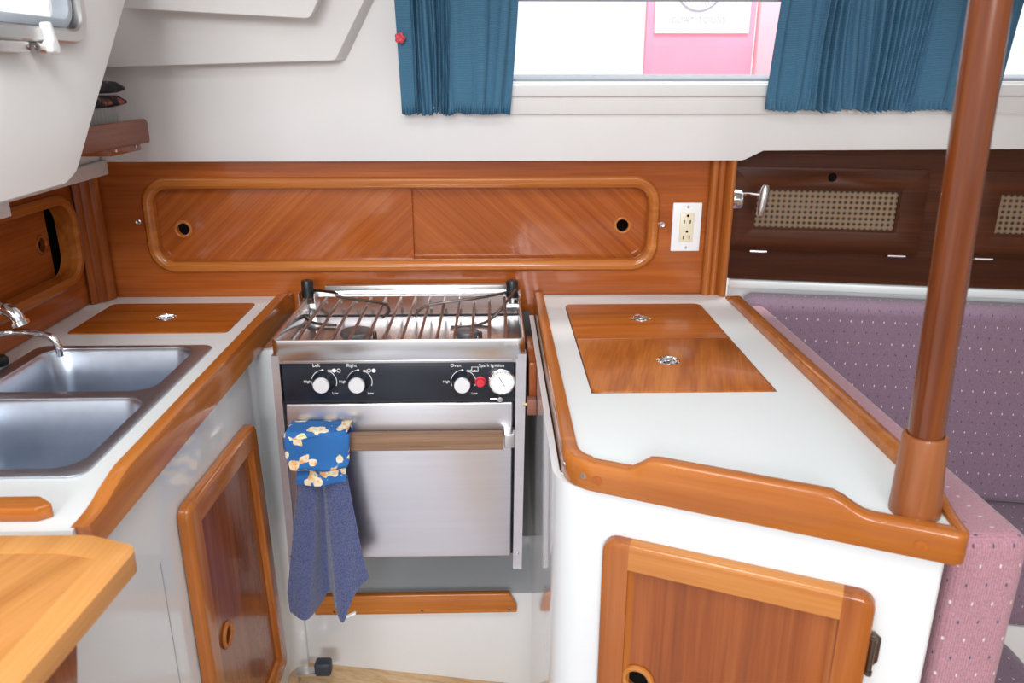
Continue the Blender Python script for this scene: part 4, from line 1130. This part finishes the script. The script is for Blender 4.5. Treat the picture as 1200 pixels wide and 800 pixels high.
for (px_, py_) in ((660,536),(684,549)):
    i = min(range(1, N-1), key=lambda i: abs(proj((dense[i].x,dense[i].y,.905))[0]-px_)+(0 if dense[i].y < 1.2 and dense[i].x < .3 else 999))
    t_ = (dense[i+1]-dense[i-1]).normalized(); o_ = Vector((t_.y,-t_.x,0)); p = dense[i]
    bm = lathe((p.x-o_.x*.001,p.y-o_.y*.001,.905), o_, [(.0045,0),(.0042,.0015),(.0025,.002),(0,.0012)], 14); obj('screw', bm, M['nickel'], wr)
lid('front teak icebox lid with arched grain and worn near edge, right worktop', LX0, LX1, LY0, LYM-.001, M['lid_y'], FLOORP.at(783,424,ZT), .5, (.02,.008,.002,.002))
lid('rear teak icebox lid, nearest the outlet, right worktop', LX0, LX1, LYM+.001, LY1, M['lid_x'], FLOORP.at(751,374,ZT), 2.0, (.002,.002,.016,.012))

ic = thing('icebox_cabinet', 'white angled cabinet under the icebox with a framed teak door', 'cabinet', (.3,1.2,.02))
ipath = rpoly([(cx-.012+.0,1.76),(cx-.0120,corner.y+.014),(tip.x-.0135,tip.y+.0205),(BX-.016,BY+.02),(BX-.016,1.76)], [0,.06,.006,.02,0], 10)
n = bmesh.new(); lo, hi = [], []
for z, arr in ((-.03,lo),(.8838,hi)): arr += [n.verts.new((x,y,z)) for x,y in ipath]
for i in range(len(ipath)-1): n.faces.new((lo[i],lo[i+1],hi[i+1],hi[i]))
bmesh.ops.recalc_face_normals(n, faces=n.faces); bmesh.ops.solidify(n, geom=n.faces[:], thickness=.010)
obj('face_panel', n, M['cab'], ic, 50)
# outer face line of the cabinet front
c0 = Vector((cx-.012, corner.y+.014)); c1 = Vector((tip.x-.0135, tip.y+.0205)); dd = (c1-c0).normalized()
CF = Fr((c0.x,c0.y,0), (dd.x,dd.y,0), (0,0,1))
off = max(((Vector((v.co.x,v.co.y,0))+Vector((ic.location.x,ic.location.y,0))-CF.o).dot(CF.n)) for v in ic.children[0].data.vertices)
CF.o = CF.o + CF.n*off
q = [CF.at(707,629,.01), CF.at(1029,697,.01), CF.at(1011,805,.01), None]
zt_ = (q[0][1]+q[1][1])/2
q = [(q[0][0], zt_), (q[1][0], zt_), (q[1][0], .33), (q[0][0], .33)]
hc = CF.at(748,793,.006)
dr = framed_door(CF, q, ic, (M['trim_g'], M['teak_z'], M['trim_z2']), .038, .020, hc)
for zc in (zt_-.085, .42):
    bm = box(CF, q[1][0]-.0005, q[1][0]+.006, zc-.029, zc+.029, .0005, .012, .001)
    bm = tube([CF(q[1][0]+.0035,zc-.026,.013), CF(q[1][0]+.0035,zc+.026,.013)], .0035, 10, bm)
    for k in (-.024,.024): bm = tube([CF(q[1][0]+.0035,zc+k-.003,.013), CF(q[1][0]+.0035,zc+k+.003,.013)], .0045, 10, bm)
    bm = plate(CF, [(q[1][0]+.005,zc-.026),(q[1][0]+.013,zc-.012),(q[1][0]+.013,zc+.022),(q[1][0]+.005,zc+.028)], [], .0005, .004, .001, 2, bm)
    obj('hinge', bm, M['bronze'], ic)

# round compression pole with its collar
pg = thing('round_pole', 'varnished round wooden pole rising from the tip of the right worktop', 'pole', (.499,.826,ZT))
PP = Fr((0,.826,0),(1,0,0),(0,0,1))
pb = PP.at(1071.5,597); pt = PP.at(1161,0); pc = PP.at(1080,508)
base = Vector((pb[0],.826,ZT+.0003)); topp = Vector((pt[0],.826,pt[1])); axd = (topp-base).normalized()
r0 = .0195
bm = lathe(base+axd*.002, axd, [(r0,0),(r0,.2),(r0,.45),(r0,.748)], 40); obj('shaft', bm, M['pole'] if 'pole' in M else M['trim_z'], pg)
hcol = pc[1]-ZT
bm = lathe(base, axd, [(.0285,0),(.0288,.004),(.0262,hcol*.55),(.0247,hcol-.004),(.0235,hcol-.0005),(.0205,hcol),(.0202,hcol-.002)], 40); obj('collar', bm, M['pole2'] if 'pole2' in M else M['trim_z'], pg)

# ================================================================== SETTEE
bc = cushion(SAL, .02, 1.55, .408, .9012, .010, .115, .030)
o = solo('back_cushion', 'shaded rose dotted settee back cushion below the cane lockers', 'cushion', bc, M['rose_shaded']); uvbox(o, SAL)
# two covered buttons of the back cushion
for (x, y) in ((1058,431),(1163,435)):
    a, b = SAL.at(x, y, .115)
    bm = lathe(SAL(a,b,.1148), SAL.n, [(.009,0),(.008,.002),(.004,.003),(0,.0032)], 18)
    bo = obj('button', bm, M['rose_shaded']); bo.parent = o
    uvbox(bo, SAL)
PD = Fr((0,0,0),(1,0,0),(0,1,0))
bm = cushion(PD, .5580, .638, .797, 1.79, .22, .900, .022)
for v in bm.verts:
    if v.co.y < .87 and v.co.x < .60: v.co.x -= .016*(.87-v.co.y)/.07
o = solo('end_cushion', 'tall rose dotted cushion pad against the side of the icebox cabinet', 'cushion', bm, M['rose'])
uvbox(o, Fr((0,0,0),(0,1,0),(0,0,1)))
bm = cushion(SAL, .14, 1.55, .215, .405, .012, .34, .028)
o = solo('seat_cushion', 'shaded rose settee seat cushion lying below the back cushion', 'cushion', bm, M['rose_shaded']); uvbox(o, SAL)
sb_ = box(SAL, .14, 1.55, .0, .2135, -.009, .325, .003)
solo('settee_base', 'plain white settee base under the seat cushion', 'settee', sb_, M['cab'])
bm = cushion(PD, .66, .99, .93, 1.27, .25, .395, .05)
o = solo('foot_cushion', 'rounded shaded rose cushion low at the right picture edge before the seat', 'cushion', bm, M['rose_shaded']); uvbox(o, PD)
bm = box(PD, .66, .97, .93, 1.27, .0, .2485, .003)
solo('cushion_plinth', 'low white plinth under the rounded cushion at the right', 'plinth', bm, M['cab'])

# ================================================================== OUTSIDE, seen through the window
OUT = Fr((0,3.4,0),(1,0,0),(0,0,1))
sg = thing('booth_sign', 'overexposed red booth board with a cream panel outside the window', 'sign', (OUT.at(820,95)[0],3.4,1.2))
a0, a1 = OUT.at(757,50)[0], OUT.at(874,50)[0]; zb = OUT.at(800,39)[1]
bm = box(OUT, a0, a1+.03, .6, 2.3, -.04, 0); obj('board', bm, M['signred'], sg)
bm = box(OUT, a0+.03, a1+.005, zb, 2.2, .001, .008); obj('cream_panel', bm, M['signcream'], sg)
a, b = OUT.at(818,24)
bm = text_bm('BOAT TOURS', OUT, a, b, .036, .0085); b2 = OUT.at(818,31)[1]
obj('lettering', bm, M['grey_ink'], sg, 0)
ce = OUT.at(820,-18); bm = plate(OUT, circ(*ce,.098,40,.102), [circ(*ce,.088,40,.092)], .0082, .0095)
for k in range(36):
    t = 2*PI*k/36; F2 = Fr(OUT(ce[0],ce[1],.0085), OUT.u*math.cos(t)+OUT.v*math.sin(t), OUT.v*math.cos(t)-OUT.u*math.sin(t)); bm = box(F2, .05, .088, -.0018, .0018, 0, .0008, 0, 2, bm)
obj('round_emblem', bm, M['grey_ink'], sg)
bm = box(OUT, OUT.at(885,50)[0], OUT.at(960,50)[0], .6, 2.3, -.02, .03, .01)
solo('pink_panel', 'overexposed pink board to the right of the booth sign outside', 'panel', bm, M['signpink'])

# ================================================================== LIGHT, CAMERA
w = bpy.data.worlds.new('World'); bpy.context.scene.world = w; w.use_nodes = True
bg = w.node_tree.nodes['Background']; bg.inputs[0].default_value = (.93,.97,1.0,1); bg.inputs[1].default_value = 1.3
def area(name, loc, target, sx, sy, power, col):
    l = bpy.data.lights.new(name, 'AREA'); l.shape = 'RECTANGLE'; l.size = sx; l.size_y = sy; l.energy = power; l.color = col
    o = bpy.data.objects.new(name, l); C.objects.link(o); o.location = loc; o.rotation_euler = (Vector(target)-Vector(loc)).to_track_quat('-Z', 'Y').to_euler(); return o
area('frontal_fill', (-.45,-4.6,2.5), (-.2,1.5,.8), 1.8, 1.1, 205, (.97,.985,1))  # added fill far behind the camera, brightens the upright faces
area('hatch_daylight', (-.18,.22,2.3), (-.66,1.1,.9), .6, .6, 14.5, (.97,.985,1))

area('sign_fill', (1.0,2.35,3.4), (1.0,3.4,1.5), 1.2, .5, 75, (1,1,1))  # added lamp outdoors to brighten the booth sign
cam = bpy.data.cameras.new('Camera'); cam.lens = 28; cam.sensor_width = 36; cam.clip_start = .02
co = bpy.data.objects.new('Camera', cam); C.objects.link(co); co.location = CAM
co.rotation_euler = (PI/2-PITCH, 0, -HEAD)
cam.dof.use_dof = True; cam.dof.focus_distance = 1.55; cam.dof.aperture_fstop = 5.6
sc_ = bpy.context.scene; sc_.camera = co
vs = sc_.view_settings; vs.view_transform = 'Standard'; vs.look = 'None'; vs.gamma = 1; vs.use_curve_mapping = False; vs.exposure = -0.12
